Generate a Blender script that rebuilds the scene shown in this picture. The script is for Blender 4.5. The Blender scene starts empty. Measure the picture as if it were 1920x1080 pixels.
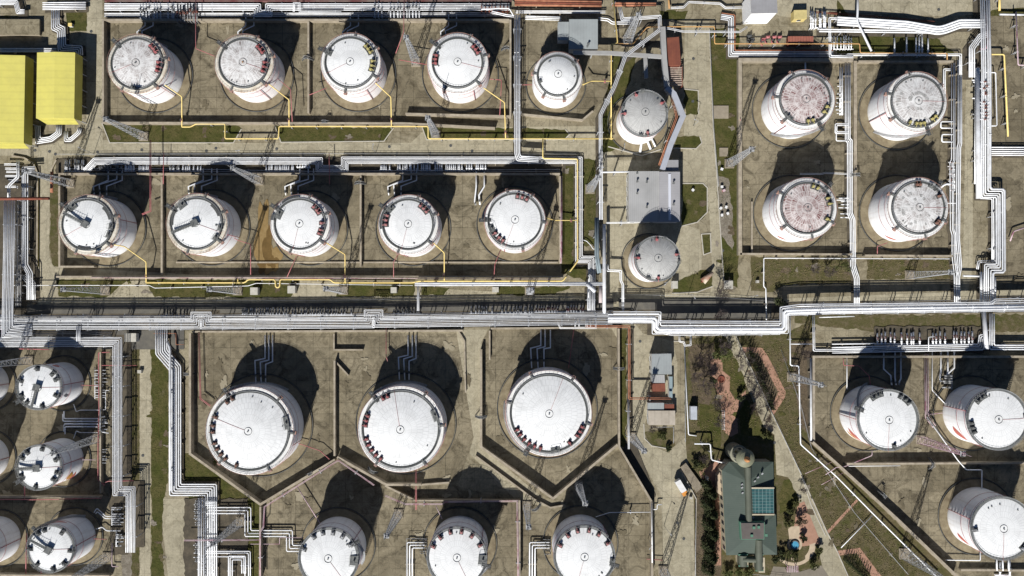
import bpy, bmesh, math, random
from mathutils import Vector, Matrix, noise
random.seed(7)
S = bpy.context.scene
COL = S.collection
H = 256.0; TILT = math.radians(1.343); F = 1280.0

# ---------------------------------------------------------------- camera
cam_d = bpy.data.cameras.new('camera'); cam = bpy.data.objects.new('camera', cam_d); COL.objects.link(cam)
cam_d.sensor_width = 36; cam_d.lens = 24; cam_d.clip_start = 1; cam_d.clip_end = 6000
cam.location = (0, 0, H); cam.rotation_euler = (TILT, 0, 0)
S.camera = cam
# ---------------------------------------------------------------- sky and sun
ELEV = math.radians(36.5); AZ = math.atan2(-0.305, -0.952)      # the sun stands in the south, a little west
w = bpy.data.worlds.new('World'); S.world = w; w.use_nodes = True
nt = w.node_tree; bg = nt.nodes['Background']
sky = nt.nodes.new('ShaderNodeTexSky'); sky.sky_type = 'NISHITA'; sky.sun_disc = False
sky.sun_elevation = ELEV; sky.sun_rotation = AZ
nt.links.new(sky.outputs[0], bg.inputs[0]); sky.altitude = 5000; sky.dust_density = 0.0; sky.ozone_density = 3.0; sky.air_density = 1.0; bg.inputs[1].default_value = 0.05
sun_d = bpy.data.lights.new('sun', 'SUN'); sun_d.energy = 5.0; sun_d.angle = math.radians(0.5); sun_d.color = (1.0, 0.97, 0.925)
sun = bpy.data.objects.new('sun', sun_d); COL.objects.link(sun)
sdir = Vector((-0.305, -0.952, 0)).normalized() * math.cos(ELEV) + Vector((0, 0, math.sin(ELEV)))
sun.rotation_euler = sdir.to_track_quat('Z', 'Y').to_euler()
S.view_settings.view_transform = 'Standard'; S.view_settings.look = 'None'
S.view_settings.exposure = 0.35; S.view_settings.gamma = 1

# ---------------------------------------------------------------- from a photo pixel (1920x1080) to the point at height z
ct, st = math.cos(TILT), math.sin(TILT)
def P(x, y, z=0.0):
    dx, dy, dz = (x-960)/F, (540-y)/F, -1.0
    d = Vector((dx, dy*ct - dz*st, dy*st + dz*ct))
    t = (z-H)/d.z
    return Vector((d.x*t, d.y*t, z))
def L(px, z=0.0): return px*(H-z)/F

# ---------------------------------------------------------------- materials
MATS = {}
def M(name, c, rough=0.8, var=0.0, scale=1.0, c2=None, metal=0.0, bump=0.0, detail=4, stripes=None, amt=(0.35, 0.7), stripecol=0.7):
    if name in MATS: return MATS[name]
    m = bpy.data.materials.new(name); m.use_nodes = True; n = m.node_tree.nodes; l = m.node_tree.links
    b = n['Principled BSDF']; b.inputs['Roughness'].default_value = rough; b.inputs['Metallic'].default_value = metal
    b.inputs['Specular IOR Level'].default_value = 0.3
    b.inputs['Base Color'].default_value = (*c, 1)
    tc = n.new('ShaderNodeTexCoord'); out = None
    if var or c2:
        nz = n.new('ShaderNodeTexNoise'); nz.inputs['Scale'].default_value = scale; nz.inputs['Detail'].default_value = detail; nz.inputs['Roughness'].default_value = 0.65
        oi = n.new('ShaderNodeObjectInfo'); va = n.new('ShaderNodeVectorMath'); va.operation = 'MULTIPLY_ADD'; va.inputs[1].default_value = (90, 70, 50); l.new(oi.outputs['Random'], va.inputs[0]); l.new(tc.outputs['Object'], va.inputs[2]); l.new(va.outputs[0], nz.inputs['Vector'])
        r = n.new('ShaderNodeMapRange'); r.inputs[1].default_value = amt[0]; r.inputs[2].default_value = amt[1]
        l.new(nz.outputs['Fac'], r.inputs[0])
        mx = n.new('ShaderNodeMix'); mx.data_type = 'RGBA'; l.new(r.outputs[0], mx.inputs[0])
        d = c2 or tuple(v*(1-var) for v in c)
        mx.inputs[6].default_value = (*c, 1); mx.inputs[7].default_value = (*d, 1)
        out = mx.outputs[2]
    if stripes:
        wv = n.new('ShaderNodeTexWave'); wv.bands_direction = stripes[0]; wv.inputs['Scale'].default_value = stripes[1]; wv.inputs['Distortion'].default_value = 0
        l.new(tc.outputs['Object'], wv.inputs['Vector'])
        rr = n.new('ShaderNodeMapRange'); rr.inputs[1].default_value = 0.0; rr.inputs[2].default_value = 0.25; rr.inputs[3].default_value = stripecol; rr.inputs[4].default_value = 1
        l.new(wv.outputs['Fac'], rr.inputs[0])
        m2 = n.new('ShaderNodeMix'); m2.data_type = 'RGBA'; m2.blend_type = 'MULTIPLY'; m2.inputs[0].default_value = 1
        if out: l.new(out, m2.inputs[6])
        else: m2.inputs[6].default_value = (*c, 1)
        l.new(rr.outputs[0], m2.inputs[7]); out = m2.outputs[2]
    if out: l.new(out, b.inputs['Base Color'])
    if bump:
        nz2 = n.new('ShaderNodeTexNoise'); nz2.inputs['Scale'].default_value = scale*4; l.new(tc.outputs['Object'], nz2.inputs['Vector'])
        bp = n.new('ShaderNodeBump'); bp.inputs['Strength'].default_value = bump; bp.inputs['Distance'].default_value = 0.3
        l.new(nz2.outputs['Fac'], bp.inputs['Height']); l.new(bp.outputs[0], b.inputs['Normal'])
    MATS[name] = m; return m

def concrete(name, c, c2, c3, slab=(6.0, 3.0), joint=0.55, jw=0.03, spots=True, jfade=0.5):
    """slabs with joints, each slab a tone of its own, worn patches, oil stains"""
    m = bpy.data.materials.new(name); m.use_nodes = True; n = m.node_tree.nodes; l = m.node_tree.links
    b = n['Principled BSDF']; b.inputs['Roughness'].default_value = 0.9; b.inputs['Specular IOR Level'].default_value = 0.2
    g = n.new('ShaderNodeNewGeometry')
    def nz(s, det=5, rough=0.6, dist=0.0, off=0):
        t = n.new('ShaderNodeTexNoise'); t.inputs['Scale'].default_value = s; t.inputs['Detail'].default_value = det; t.inputs['Roughness'].default_value = rough; t.inputs['Distortion'].default_value = dist
        if off:
            mp = n.new('ShaderNodeMapping'); mp.inputs['Location'].default_value = (off, off*1.7, 0); l.new(g.outputs['Position'], mp.inputs['Vector']); l.new(mp.outputs[0], t.inputs['Vector'])
        else: l.new(g.outputs['Position'], t.inputs['Vector'])
        return t.outputs['Fac']
    def rng(a, lo, hi, o0=0.0, o1=1.0):
        r = n.new('ShaderNodeMapRange'); r.inputs[1].default_value = lo; r.inputs[2].default_value = hi; r.inputs[3].default_value = o0; r.inputs[4].default_value = o1
        l.new(a, r.inputs[0]); return r.outputs[0]
    def mix(f, a, bb, mode='MIX', fac=None):
        x = n.new('ShaderNodeMix'); x.data_type = 'RGBA'; x.blend_type = mode
        if f is None: x.inputs[0].default_value = fac
        else: l.new(f, x.inputs[0])
        for k, v in ((6, a), (7, bb)):
            if isinstance(v, tuple): x.inputs[k].default_value = (*v, 1)
            else: l.new(v, x.inputs[k])
        return x.outputs[2]
    col = mix(rng(nz(0.045, 6, 0.7, 0.6), 0.36, 0.64), c, c2)
    col = mix(rng(nz(0.16, 8, 0.75, 1.2, 31), 0.47, 0.64), col, c3)
    col = mix(rng(nz(0.9, 9, 0.8, 0.8, 7), 0.42, 0.68, 0.0, 0.75), col, tuple(v*0.5 for v in c))
    col = mix(rng(nz(1.3, 9, 0.8, 0.5, 57), 0.55, 0.75, 0.0, 0.6), col, tuple(min(1, v*1.35) for v in c))
    if spots: col = mix(rng(nz(0.4, 8, 0.7, 2.5, 77), 0.6, 0.72, 0, 0.7), col, tuple(v*0.35 for v in c3))
    vo = n.new('ShaderNodeTexVoronoi'); vo.feature = 'DISTANCE_TO_EDGE'; vo.inputs['Scale'].default_value = 0.11; 
    wn = n.new('ShaderNodeTexNoise'); wn.inputs['Scale'].default_value = 0.35; wn.inputs['Detail'].default_value = 6; l.new(g.outputs['Position'], wn.inputs['Vector'])
    vm_ = n.new('ShaderNodeVectorMath'); vm_.operation = 'MULTIPLY_ADD'; vm_.inputs[1].default_value = (5, 5, 0); l.new(wn.outputs['Color'], vm_.inputs[0]); l.new(g.outputs['Position'], vm_.inputs[2]); l.new(vm_.outputs[0], vo.inputs['Vector'])
    col = mix(rng(vo.outputs['Distance'], 0.0, 0.012, 0.55, 0.0), col, tuple(v*0.4 for v in c3))
    br = n.new('ShaderNodeTexBrick'); br.offset = 0.0; br.inputs['Scale'].default_value = 1.0
    br.inputs['Brick Width'].default_value = slab[0]; br.inputs['Row Height'].default_value = slab[1]; br.inputs['Mortar Size'].default_value = jw; br.inputs['Mortar Smooth'].default_value = 0.3
    br.inputs['Color1'].default_value = (0.82, 0.82, 0.82, 1); br.inputs['Color2'].default_value = (1, 1, 1, 1); br.inputs['Mortar'].default_value = (joint, joint, joint, 1)
    l.new(g.outputs['Position'], br.inputs['Vector'])
    br2 = mix(rng(nz(0.08, 3, 0.5, 0, 11), 0.35, 0.6, 1-jfade, 1.0), (0.93, 0.93, 0.93), br.outputs['Color'])
    col = mix(None, col, br2, 'MULTIPLY', 1.0)
    l.new(col, b.inputs['Base Color'])
    bp = n.new('ShaderNodeBump'); bp.inputs['Strength'].default_value = 0.35; bp.inputs['Distance'].default_value = 0.12
    l.new(nz(1.6, 5), bp.inputs['Height']); l.new(bp.outputs[0], b.inputs['Normal'])
    MATS[name] = m; return m

def soil(name, c, c2, c3):
    m = bpy.data.materials.new(name); m.use_nodes = True; n = m.node_tree.nodes; l = m.node_tree.links
    b = n['Principled BSDF']; b.inputs['Roughness'].default_value = 1.0; b.inputs['Specular IOR Level'].default_value = 0.05
    g = n.new('ShaderNodeNewGeometry'); prev = c
    for s, lo, hi, cc in ((0.12, 0.4, 0.62, c2), (0.5, 0.48, 0.66, c3), (2.5, 0.45, 0.75, tuple(v*0.5 for v in c))):
        t = n.new('ShaderNodeTexNoise'); t.inputs['Scale'].default_value = s; t.inputs['Detail'].default_value = 8; t.inputs['Roughness'].default_value = 0.72; l.new(g.outputs['Position'], t.inputs['Vector'])
        r = n.new('ShaderNodeMapRange'); r.inputs[1].default_value = lo; r.inputs[2].default_value = hi; l.new(t.outputs['Fac'], r.inputs[0])
        x = n.new('ShaderNodeMix'); x.data_type = 'RGBA'; l.new(r.outputs[0], x.inputs[0])
        if isinstance(prev, tuple): x.inputs[6].default_value = (*prev, 1)
        else: l.new(prev, x.inputs[6])
        x.inputs[7].default_value = (*cc, 1); prev = x.outputs[2]
    l.new(prev, b.inputs['Base Color'])
    bp = n.new('ShaderNodeBump'); bp.inputs['Strength'].default_value = 0.6; bp.inputs['Distance'].default_value = 0.3
    t = n.new('ShaderNodeTexNoise'); t.inputs['Scale'].default_value = 1.5; t.inputs['Detail'].default_value = 6; l.new(g.outputs['Position'], t.inputs['Vector'])
    l.new(t.outputs['Fac'], bp.inputs['Height']); l.new(bp.outputs[0], b.inputs['Normal'])
    MATS[name] = m; return m

def roof_mat(name, base, dirt, amount, rust=None):
    """painted plate roof: radial plates and rings, with dirt or rust showing through"""
    m = bpy.data.materials.new(name); m.use_nodes = True; n = m.node_tree.nodes; l = m.node_tree.links
    b = n['Principled BSDF']; b.inputs['Roughness'].default_value = 0.75; b.inputs['Specular IOR Level'].default_value = 0.25
    tc = n.new('ShaderNodeTexCoord'); sp = n.new('ShaderNodeSeparateXYZ'); l.new(tc.outputs['Object'], sp.inputs[0])
    at = n.new('ShaderNodeMath'); at.operation = 'ARCTAN2'; l.new(sp.outputs[1], at.inputs[0]); l.new(sp.outputs[0], at.inputs[1])
    cb = n.new('ShaderNodeCombineXYZ'); l.new(sp.outputs[0], cb.inputs[0]); l.new(sp.outputs[1], cb.inputs[1])
    ln = n.new('ShaderNodeVectorMath'); ln.operation = 'LENGTH'; l.new(cb.outputs[0], ln.inputs[0])
    pc = n.new('ShaderNodeCombineXYZ'); l.new(at.outputs[0], pc.inputs[0]); l.new(ln.outputs['Value'], pc.inputs[1])
    mp = n.new('ShaderNodeMapping'); mp.inputs['Scale'].default_value = (3.0, 0.45, 1); l.new(pc.outputs[0], mp.inputs['Vector'])
    br = n.new('ShaderNodeTexBrick'); br.inputs['Brick Width'].default_value = 0.42; br.inputs['Row Height'].default_value = 0.9; br.inputs['Mortar Size'].default_value = 0.045; br.inputs['Mortar Smooth'].default_value = 0.4; br.offset = 0.5
    br.inputs['Scale'].default_value = 1.0
    br.inputs['Color1'].default_value = (0, 0, 0, 1); br.inputs['Color2'].default_value = (0.55, 0.55, 0.55, 1); br.inputs['Mortar'].default_value = (1, 1, 1, 1)
    l.new(mp.outputs[0], br.inputs['Vector'])
    nz = n.new('ShaderNodeTexNoise'); nz.inputs['Scale'].default_value = 0.35; nz.inputs['Detail'].default_value = 8; nz.inputs['Roughness'].default_value = 0.75; oi = n.new('ShaderNodeObjectInfo'); va = n.new('ShaderNodeVectorMath'); va.operation = 'MULTIPLY_ADD'; va.inputs[1].default_value = (90, 70, 50); l.new(oi.outputs['Random'], va.inputs[0]); l.new(tc.outputs['Object'], va.inputs[2]); l.new(va.outputs[0], nz.inputs['Vector'])
    r = n.new('ShaderNodeMapRange'); r.inputs[1].default_value = 0.64-amount*0.25; r.inputs[2].default_value = 0.76-amount*0.2; r.inputs[4].default_value = min(1, 0.4+amount*0.6); l.new(nz.outputs['Fac'], r.inputs[0])
    inv = n.new('ShaderNodeMath'); inv.operation = 'SUBTRACT'; inv.inputs[0].default_value = 1; l.new(br.outputs['Color'], inv.inputs[1])
    ml = n.new('ShaderNodeMath'); ml.operation = 'MULTIPLY'; l.new(r.outputs[0], ml.inputs[0]); l.new(inv.outputs[0], ml.inputs[1])
    x = n.new('ShaderNodeMix'); x.data_type = 'RGBA'; l.new(ml.outputs[0], x.inputs[0]); x.inputs[6].default_value = (*base, 1); x.inputs[7].default_value = (*dirt, 1)
    # faint radial streaks
    mp2 = n.new('ShaderNodeMapping'); mp2.inputs['Scale'].default_value = (14, 0.25, 1); l.new(pc.outputs[0], mp2.inputs['Vector'])
    n2 = n.new('ShaderNodeTexNoise'); n2.inputs['Scale'].default_value = 1.0; n2.inputs['Detail'].default_value = 4; l.new(mp2.outputs[0], n2.inputs['Vector'])
    r2 = n.new('ShaderNodeMapRange'); r2.inputs[1].default_value = 0.45; r2.inputs[2].default_value = 0.8; r2.inputs[3].default_value = 1.0; r2.inputs[4].default_value = (0.86 if amount < .4 else 0.74-amount*0.15); l.new(n2.outputs['Fac'], r2.inputs[0])
    x2 = n.new('ShaderNodeMix'); x2.data_type = 'RGBA'; x2.blend_type = 'MULTIPLY'; x2.inputs[0].default_value = 1; l.new(x.outputs[2], x2.inputs[6]); l.new(r2.outputs[0], x2.inputs[7])
    # ponding stains and thin plate seams
    n3 = n.new('ShaderNodeTexNoise'); n3.inputs['Scale'].default_value = 0.13; n3.inputs['Detail'].default_value = 7; n3.inputs['Roughness'].default_value = 0.6; n3.inputs['Distortion'].default_value = 1.0; l.new(va.outputs[0], n3.inputs['Vector'])
    r3 = n.new('ShaderNodeMapRange'); r3.inputs[1].default_value = 0.42; r3.inputs[2].default_value = 0.66; r3.inputs[3].default_value = 1.0; r3.inputs[4].default_value = 0.86; l.new(n3.outputs['Fac'], r3.inputs[0])
    x3 = n.new('ShaderNodeMix'); x3.data_type = 'RGBA'; x3.blend_type = 'MULTIPLY'; x3.inputs[0].default_value = 1; l.new(x2.outputs[2], x3.inputs[6]); l.new(r3.outputs[0], x3.inputs[7])
    r4 = n.new('ShaderNodeMapRange'); r4.inputs[1].default_value = 0.6; r4.inputs[2].default_value = 1.0; r4.inputs[3].default_value = 1.0; r4.inputs[4].default_value = 0.86 if amount < 0.6 else 1.0; l.new(br.outputs['Color'], r4.inputs[0])
    x4 = n.new('ShaderNodeMix'); x4.data_type = 'RGBA'; x4.blend_type = 'MULTIPLY'; x4.inputs[0].default_value = 1; l.new(x3.outputs[2], x4.inputs[6]); l.new(r4.outputs[0], x4.inputs[7])
    l.new(x4.outputs[2], b.inputs['Base Color']); MATS[name] = m; return m

def shell_mat(name, base, streak):
    """painted steel courses with welded rings and rain streaks down the wall"""
    m = bpy.data.materials.new(name); m.use_nodes = True; n = m.node_tree.nodes; l = m.node_tree.links
    b = n['Principled BSDF']; b.inputs['Roughness'].default_value = 0.6; b.inputs['Specular IOR Level'].default_value = 0.3
    tc = n.new('ShaderNodeTexCoord')
    mp = n.new('ShaderNodeMapping'); mp.inputs['Scale'].default_value = (1.1, 1.1, 0.08); l.new(tc.outputs['Object'], mp.inputs['Vector'])
    nz = n.new('ShaderNodeTexNoise'); nz.inputs['Scale'].default_value = 1.0; nz.inputs['Detail'].default_value = 6; l.new(mp.outputs[0], nz.inputs['Vector'])
    r = n.new('ShaderNodeMapRange'); r.inputs[1].default_value = 0.52; r.inputs[2].default_value = 0.8; r.inputs[4].default_value = 0.5; l.new(nz.outputs['Fac'], r.inputs[0])
    x = n.new('ShaderNodeMix'); x.data_type = 'RGBA'; l.new(r.outputs[0], x.inputs[0]); x.inputs[6].default_value = (*base, 1); x.inputs[7].default_value = (*streak, 1)
    wv = n.new('ShaderNodeTexWave'); wv.bands_direction = 'Z'; wv.wave_profile = 'SAW'; wv.inputs['Scale'].default_value = 0.17; l.new(tc.outputs['Object'], wv.inputs['Vector'])
    r2 = n.new('ShaderNodeMapRange'); r2.inputs[1].default_value = 0.0; r2.inputs[2].default_value = 0.07; r2.inputs[3].default_value = 0.75; r2.inputs[4].default_value = 1; l.new(wv.outputs['Fac'], r2.inputs[0])
    x2 = n.new('ShaderNodeMix'); x2.data_type = 'RGBA'; x2.blend_type = 'MULTIPLY'; x2.inputs[0].default_value = 1; l.new(x.outputs[2], x2.inputs[6]); l.new(r2.outputs[0], x2.inputs[7])
    l.new(x2.outputs[2], b.inputs['Base Color']); MATS[name] = m; return m

white = M('white_paint', (0.74, 0.74, 0.73), 0.6, c2=(0.58, 0.57, 0.54), scale=0.9, amt=(0.5, 0.8))
wpipe = M('white_pipe_paint', (0.83, 0.845, 0.86), 0.5, c2=(0.58, 0.565, 0.53), scale=0.35, amt=(0.5, 0.78))
spipe = M('silver_pipe_cladding', (0.64, 0.66, 0.69), 0.5, c2=(0.46, 0.46, 0.46), scale=0.3)
dpipe = M('dull_grey_pipe', (0.22, 0.225, 0.23), 0.6, c2=(0.14, 0.13, 0.12), scale=0.4)
yel = M('yellow_paint', (0.80, 0.64, 0.24), 0.6, c2=(0.66, 0.48, 0.17), scale=0.2)
org = M('faded_orange_paint', (0.55, 0.33, 0.12), 0.7, c2=(0.40, 0.22, 0.10), scale=0.3)
red = M('red_paint', (0.36, 0.09, 0.10), 0.6, c2=(0.42, 0.2, 0.19), scale=0.6)
pink = M('faded_pink_paint', (0.55, 0.42, 0.45), 0.7, c2=(0.36, 0.17, 0.22), scale=0.25, amt=(0.5, 0.62))
rust = M('rusty_steel', (0.24, 0.075, 0.045), 0.9, c2=(0.13, 0.05, 0.035), scale=0.8)
rustl = M('light_rust', (0.42, 0.19, 0.11), 0.9, c2=(0.24, 0.09, 0.05), scale=0.5)
steel = M('galvanised_steel', (0.40, 0.41, 0.42), 0.6, c2=(0.27, 0.27, 0.27), scale=0.7)
dark = M('dark_grating', (0.055, 0.06, 0.062), 0.8, c2=(0.10, 0.10, 0.095), scale=1.5)
seal = M('grey_walkway_plate', (0.11, 0.12, 0.12), 0.8, c2=(0.18, 0.18, 0.17), scale=1.0)
conc = M('wall_concrete', (0.33, 0.285, 0.215), 0.95, c2=(0.20, 0.17, 0.125), scale=0.35, detail=8)
apron = M('apron_concrete', (0.26, 0.218, 0.14), 0.95, c2=(0.14, 0.11, 0.068), scale=0.4, detail=8)
wall_shade = M('wall_shade_dark', (0.06, 0.052, 0.04), 1.0, c2=(0.10, 0.085, 0.06), scale=0.4)  # near-black colour for the painted wall shadow
gfloor = concrete('ground_concrete', (0.385, 0.34, 0.235), (0.26, 0.224, 0.15), (0.15, 0.125, 0.075), (7, 5), 0.4, 0.06, True, 0.8)
bfloor = concrete('bund_slabs', (0.32, 0.276, 0.188), (0.175, 0.148, 0.096), (0.082, 0.068, 0.043), (6.2, 4.1), 0.25, 0.07, True, 0.75)
road_m = concrete('road_slabs', (0.46, 0.415, 0.30), (0.40, 0.36, 0.255), (0.31, 0.275, 0.19), (3.5, 6), 0.5, 0.06, False, 1.0)
grass_m = soil('winter_grass', (0.066, 0.072, 0.020), (0.115, 0.098, 0.042), (0.045, 0.05, 0.016))
dry_m = soil('dry_turf', (0.12, 0.10, 0.052), (0.07, 0.074, 0.024), (0.155, 0.125, 0.08))
gravel_m = soil('gravel', (0.24, 0.21, 0.17), (0.17, 0.15, 0.115), (0.30, 0.27, 0.22))
soil_m = soil('bare_soil', (0.13, 0.10, 0.07), (0.085, 0.07, 0.045), (0.19, 0.15, 0.10))
brick_m = M('brick_paving', (0.40, 0.235, 0.165), 0.95, c2=(0.31, 0.175, 0.12), scale=0.5, detail=8)
kerb_m = M('kerb_stone', (0.50, 0.47, 0.40), 0.9, var=0.25, scale=0.6)

# ---------------------------------------------------------------- mesh builder
def tag(o, label=None, cat=None, group=None, kind=None):
    if label: o['label'] = label
    if cat: o['category'] = cat
    if group: o['group'] = group
    if kind: o['kind'] = kind
    return o
ORG = {}
def empty(name, loc, label, cat, group=None):
    o = bpy.data.objects.new(name, None); COL.objects.link(o); o.location = loc; o.empty_display_size = 0.5
    ORG[o.name] = Vector(loc); return tag(o, label, cat, group)
class MB:
    def __init__(s): s.v = []; s.f = []; s.sm = []
    def add(s, vs, fs, smooth=False):
        k = len(s.v); s.v += [Vector(v) for v in vs]; s.f += [tuple(i+k for i in f) for f in fs]; s.sm += [smooth]*len(fs); return s
    def box(s, c, size, rz=0.0):
        x, y, z = size[0]/2, size[1]/2, size[2]/2; co, si = math.cos(rz), math.sin(rz); c = Vector(c)
        vs = [c+Vector((a*co-b*si, a*si+b*co, d)) for a, b, d in ((-x,-y,-z),(x,-y,-z),(x,y,-z),(-x,y,-z),(-x,-y,z),(x,-y,z),(x,y,z),(-x,y,z))]
        return s.add(vs, [(3,2,1,0),(4,5,6,7),(0,1,5,4),(1,2,6,5),(2,3,7,6),(3,0,4,7)])
    def prism(s, pts, z0, z1):
        a = sum(pts[i][0]*pts[(i+1)%len(pts)][1]-pts[(i+1)%len(pts)][0]*pts[i][1] for i in range(len(pts)))
        if a < 0: pts = pts[::-1]
        n = len(pts); vs = [(p[0], p[1], z0) for p in pts]+[(p[0], p[1], z1) for p in pts]
        return s.add(vs, [tuple(range(n-1, -1, -1)), tuple(range(n, 2*n))]+[(i, (i+1)%n, (i+1)%n+n, i+n) for i in range(n)])
    def tube(s, pts, r, n=8, cap=True, r2=None):
        pts = [Vector(p) for p in pts]; q = [pts[0]]
        for p in pts[1:]:
            if (p-q[-1]).length > 1e-3: q.append(p)
        pts = q
        if len(pts) < 2: return s
        m = len(pts); up = Vector((0, 0, 1)); prev = None; vs = []
        d0 = (pts[1]-pts[0]).normalized()
        u = (Vector((0,0,1)) if abs(d0.z) < 0.9 else Vector((1,0,0))); u = (u-d0*u.dot(d0)).normalized(); w_ = d0.cross(u)
        ring = [u*math.cos(2*math.pi*k/n)*r+w_*math.sin(2*math.pi*k/n)*r for k in range(n)]
        cur = [pts[0]+o for o in ring]; vs += cur
        for i in range(1, m):
            d = (pts[i]-pts[i-1]).normalized()
            if i < m-1:
                e = (pts[i+1]-pts[i]).normalized(); nn = d+e
                nn = nn.normalized() if nn.length > 0.2 else d
            else: nn = d
            nxt = []
            for c_ in cur:
                t = (pts[i]-c_).dot(nn)/max(0.15, d.dot(nn)); nxt.append(c_+d*t)
            if r2 is not None:
                kf = (r+(r2-r)*i/(m-1))/(r+(r2-r)*(i-1)/(m-1)); nxt = [pts[i]+(x-pts[i])*kf for x in nxt]
            cur = nxt; vs += cur
        fs = []
        for i in range(m-1):
            for k in range(n): fs.append((i*n+k, i*n+(k+1)%n, (i+1)*n+(k+1)%n, (i+1)*n+k))
        s.add(vs, fs, True)
        if cap:
            k = len(s.v)-m*n; s.f += [tuple(k+j for j in range(n-1, -1, -1)), tuple(k+(m-1)*n+j for j in range(n))]; s.sm += [False]*2
        return s
    def lathe(s, c, prof, n=64, smooth=True, a0=0.0, a1=None):
        c = Vector(c); full = a1 is None; cnt = n if full else n+1; sp = 2*math.pi if full else a1-a0
        vs = []
        for (r, z) in prof:
            for k in range(cnt):
                a = a0+sp*k/n; vs.append(c+Vector((r*math.cos(a), r*math.sin(a), z)))
        fs = []
        for i in range(len(prof)-1):
            for k in range(n):
                k2 = (k+1) % cnt; fs.append((i*cnt+k, i*cnt+k2, (i+1)*cnt+k2, (i+1)*cnt+k))
        return s.add(vs, fs, smooth)
    def build(s, name, mat, parent=None, label=None, cat=None, group=None, kind=None):
        if parent is None:
            mn = Vector((min(v.x for v in s.v), min(v.y for v in s.v), min(v.z for v in s.v))); mxx = Vector((max(v.x for v in s.v), max(v.y for v in s.v), 0))
            o_ = Vector(((mn.x+mxx.x)/2, (mn.y+mxx.y)/2, mn.z))
        else: o_ = ORG[parent.name]
        me = bpy.data.meshes.new(name); me.from_pydata([v-o_ for v in s.v], [], s.f)
        for p, b in zip(me.polygons, s.sm): p.use_smooth = b
        me.materials.append(mat if not isinstance(mat, list) else mat[0])
        o = bpy.data.objects.new(name, me); COL.objects.link(o)
        if parent is None: o.location = o_
        else: o.parent = parent
        ORG[o.name] = o_
        return tag(o, label, cat, group, kind)

def offset(pts, d):
    """2-D polyline moved sideways by d (left of its run is positive), mitred at the bends"""
    out = []
    for i, p in enumerate(pts):
        a = pts[max(0, i-1)]; b = pts[min(len(pts)-1, i+1)]
        d1 = Vector((p[0]-a[0], p[1]-a[1])) if i else Vector((b[0]-p[0], b[1]-p[1]))
        d2 = Vector((b[0]-p[0], b[1]-p[1])) if i < len(pts)-1 else d1
        d1.normalize(); d2.normalize()
        n1 = Vector((-d1.y, d1.x)); n2 = Vector((-d2.y, d2.x)); nn = n1+n2
        nn = nn/max(0.3, nn.length_squared)*2 if nn.length > 0.3 else n1
        out.append((p[0]+nn.x*d, p[1]+nn.y*d))
    return out

# ---------------------------------------------------------------- the ground
def ragged(pxs, step=5.0, amp=2.6):
    out = []; n = len(pxs)
    for i in range(n):
        (x0, y0), (x1, y1) = pxs[i], pxs[(i+1) % n]; ln = math.hypot(x1-x0, y1-y0); k = max(1, int(ln/step))
        nx, ny = (y1-y0)/max(ln, 1e-6), -(x1-x0)/max(ln, 1e-6)
        for j in range(k):
            f = j/k; x, y = x0+(x1-x0)*f, y0+(y1-y0)*f; d = (noise.noise(Vector((x*.09, y*.09, 3.3)))*1.3+noise.noise(Vector((x*.35, y*.35, 9.1)))*.8)*amp*(0 if j == 0 else 1)
            out.append((x+nx*d, y+ny*d))
    return out
def sheet(name, pxs, z, mat, kind='structure'):
    if mat.name in ('winter_grass', 'dry_turf', 'bare_soil', 'gravel', 'gap_shade_floor'): pxs = ragged(pxs)
    pts = [P(x, y, z) for x, y in pxs]; m = MB(); a = sum(pts[i].x*pts[(i+1)%len(pts)].y-pts[(i+1)%len(pts)].x*pts[i].y for i in range(len(pts)))
    if a < 0: pts = pts[::-1]
    m.add(pts, [tuple(range(len(pts)))]); return m.build(name, mat, kind=kind)
g = MB(); g.add([(-2000,-2000,0),(2000,-2000,0),(2000,2000,0),(-2000,2000,0)], [(0,1,2,3)]); g.build('ground', gfloor, kind='structure')
ZI = [0.01]
def gs(name, pxs, mat, kind='structure'):
    ZI[0] += 0.0006; return sheet(name, pxs, ZI[0], mat, kind)
def rect(x0, y0, x1, y1): return [(x0,y0),(x1,y0),(x1,y1),(x0,y1)]
def blotch(name, x, y, rx, ry, mat, seed, rough=.35):
    rr_ = random.Random(seed); n = 64; pts = []
    for i in range(n):
        a = 2*math.pi*i/n; k = 1+rough*noise.noise(Vector((math.cos(a)*1.3+seed, math.sin(a)*1.3, seed*.7)))*2+.12*noise.noise(Vector((math.cos(a)*6, math.sin(a)*6, seed)))
        pts.append((x+rx*k*math.cos(a), y+ry*k*math.sin(a)))
    gs(name, pts, mat)
# bund floors
for pts in (rect(193,36,955,230), rect(112,326,1050,520), rect(1388,110,1600,476), rect(1600,113,1790,480),
            [(356,625),(870,625),(888,820),(860,905),(722,905),(630,858),(488,945),(356,852)],
            [(918,618),(1160,618),(1160,835),(1037,934),(903,838),(903,640)],
            [(490,950),(633,861),(722,910),(850,910),(970,940),(1032,952),(1160,842),(1222,940),(1222,1090),(490,1090)],
            rect(-40,655,205,1090), [(1526,668),(1960,668),(1960,1090),(1800,1080),(1578,876),(1526,825)],
            [(977,40),(1140,40),(1140,180),(1105,215),(977,214)], rect(1858,30,1960,560)):
    gs('bund_floor', pts, bfloor)
for pts in ([(1408,481),(1597,481),(1597,530),(1470,535),(1450,548),(1408,545)], [(1626,486),(1782,486),(1782,524),(1626,524)], [(245,660),(262,650),(262,1090),(245,1090)],
            [(1284,634),(1480,622),(1524,600),(1524,825),(1578,880),(1800,1090),(1592,1090),(1284,1090)], [(92,350),(110,330),(110,500),(96,495)], [(1490,590),(1930,590),(1930,622),(1640,622),(1490,605)], [(0,30),(44,30),(44,34),(0,34)], [(1208,810),(1262,800),(1266,850),(1218,830)]):
    gs('verge', pts, dry_m)
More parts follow.
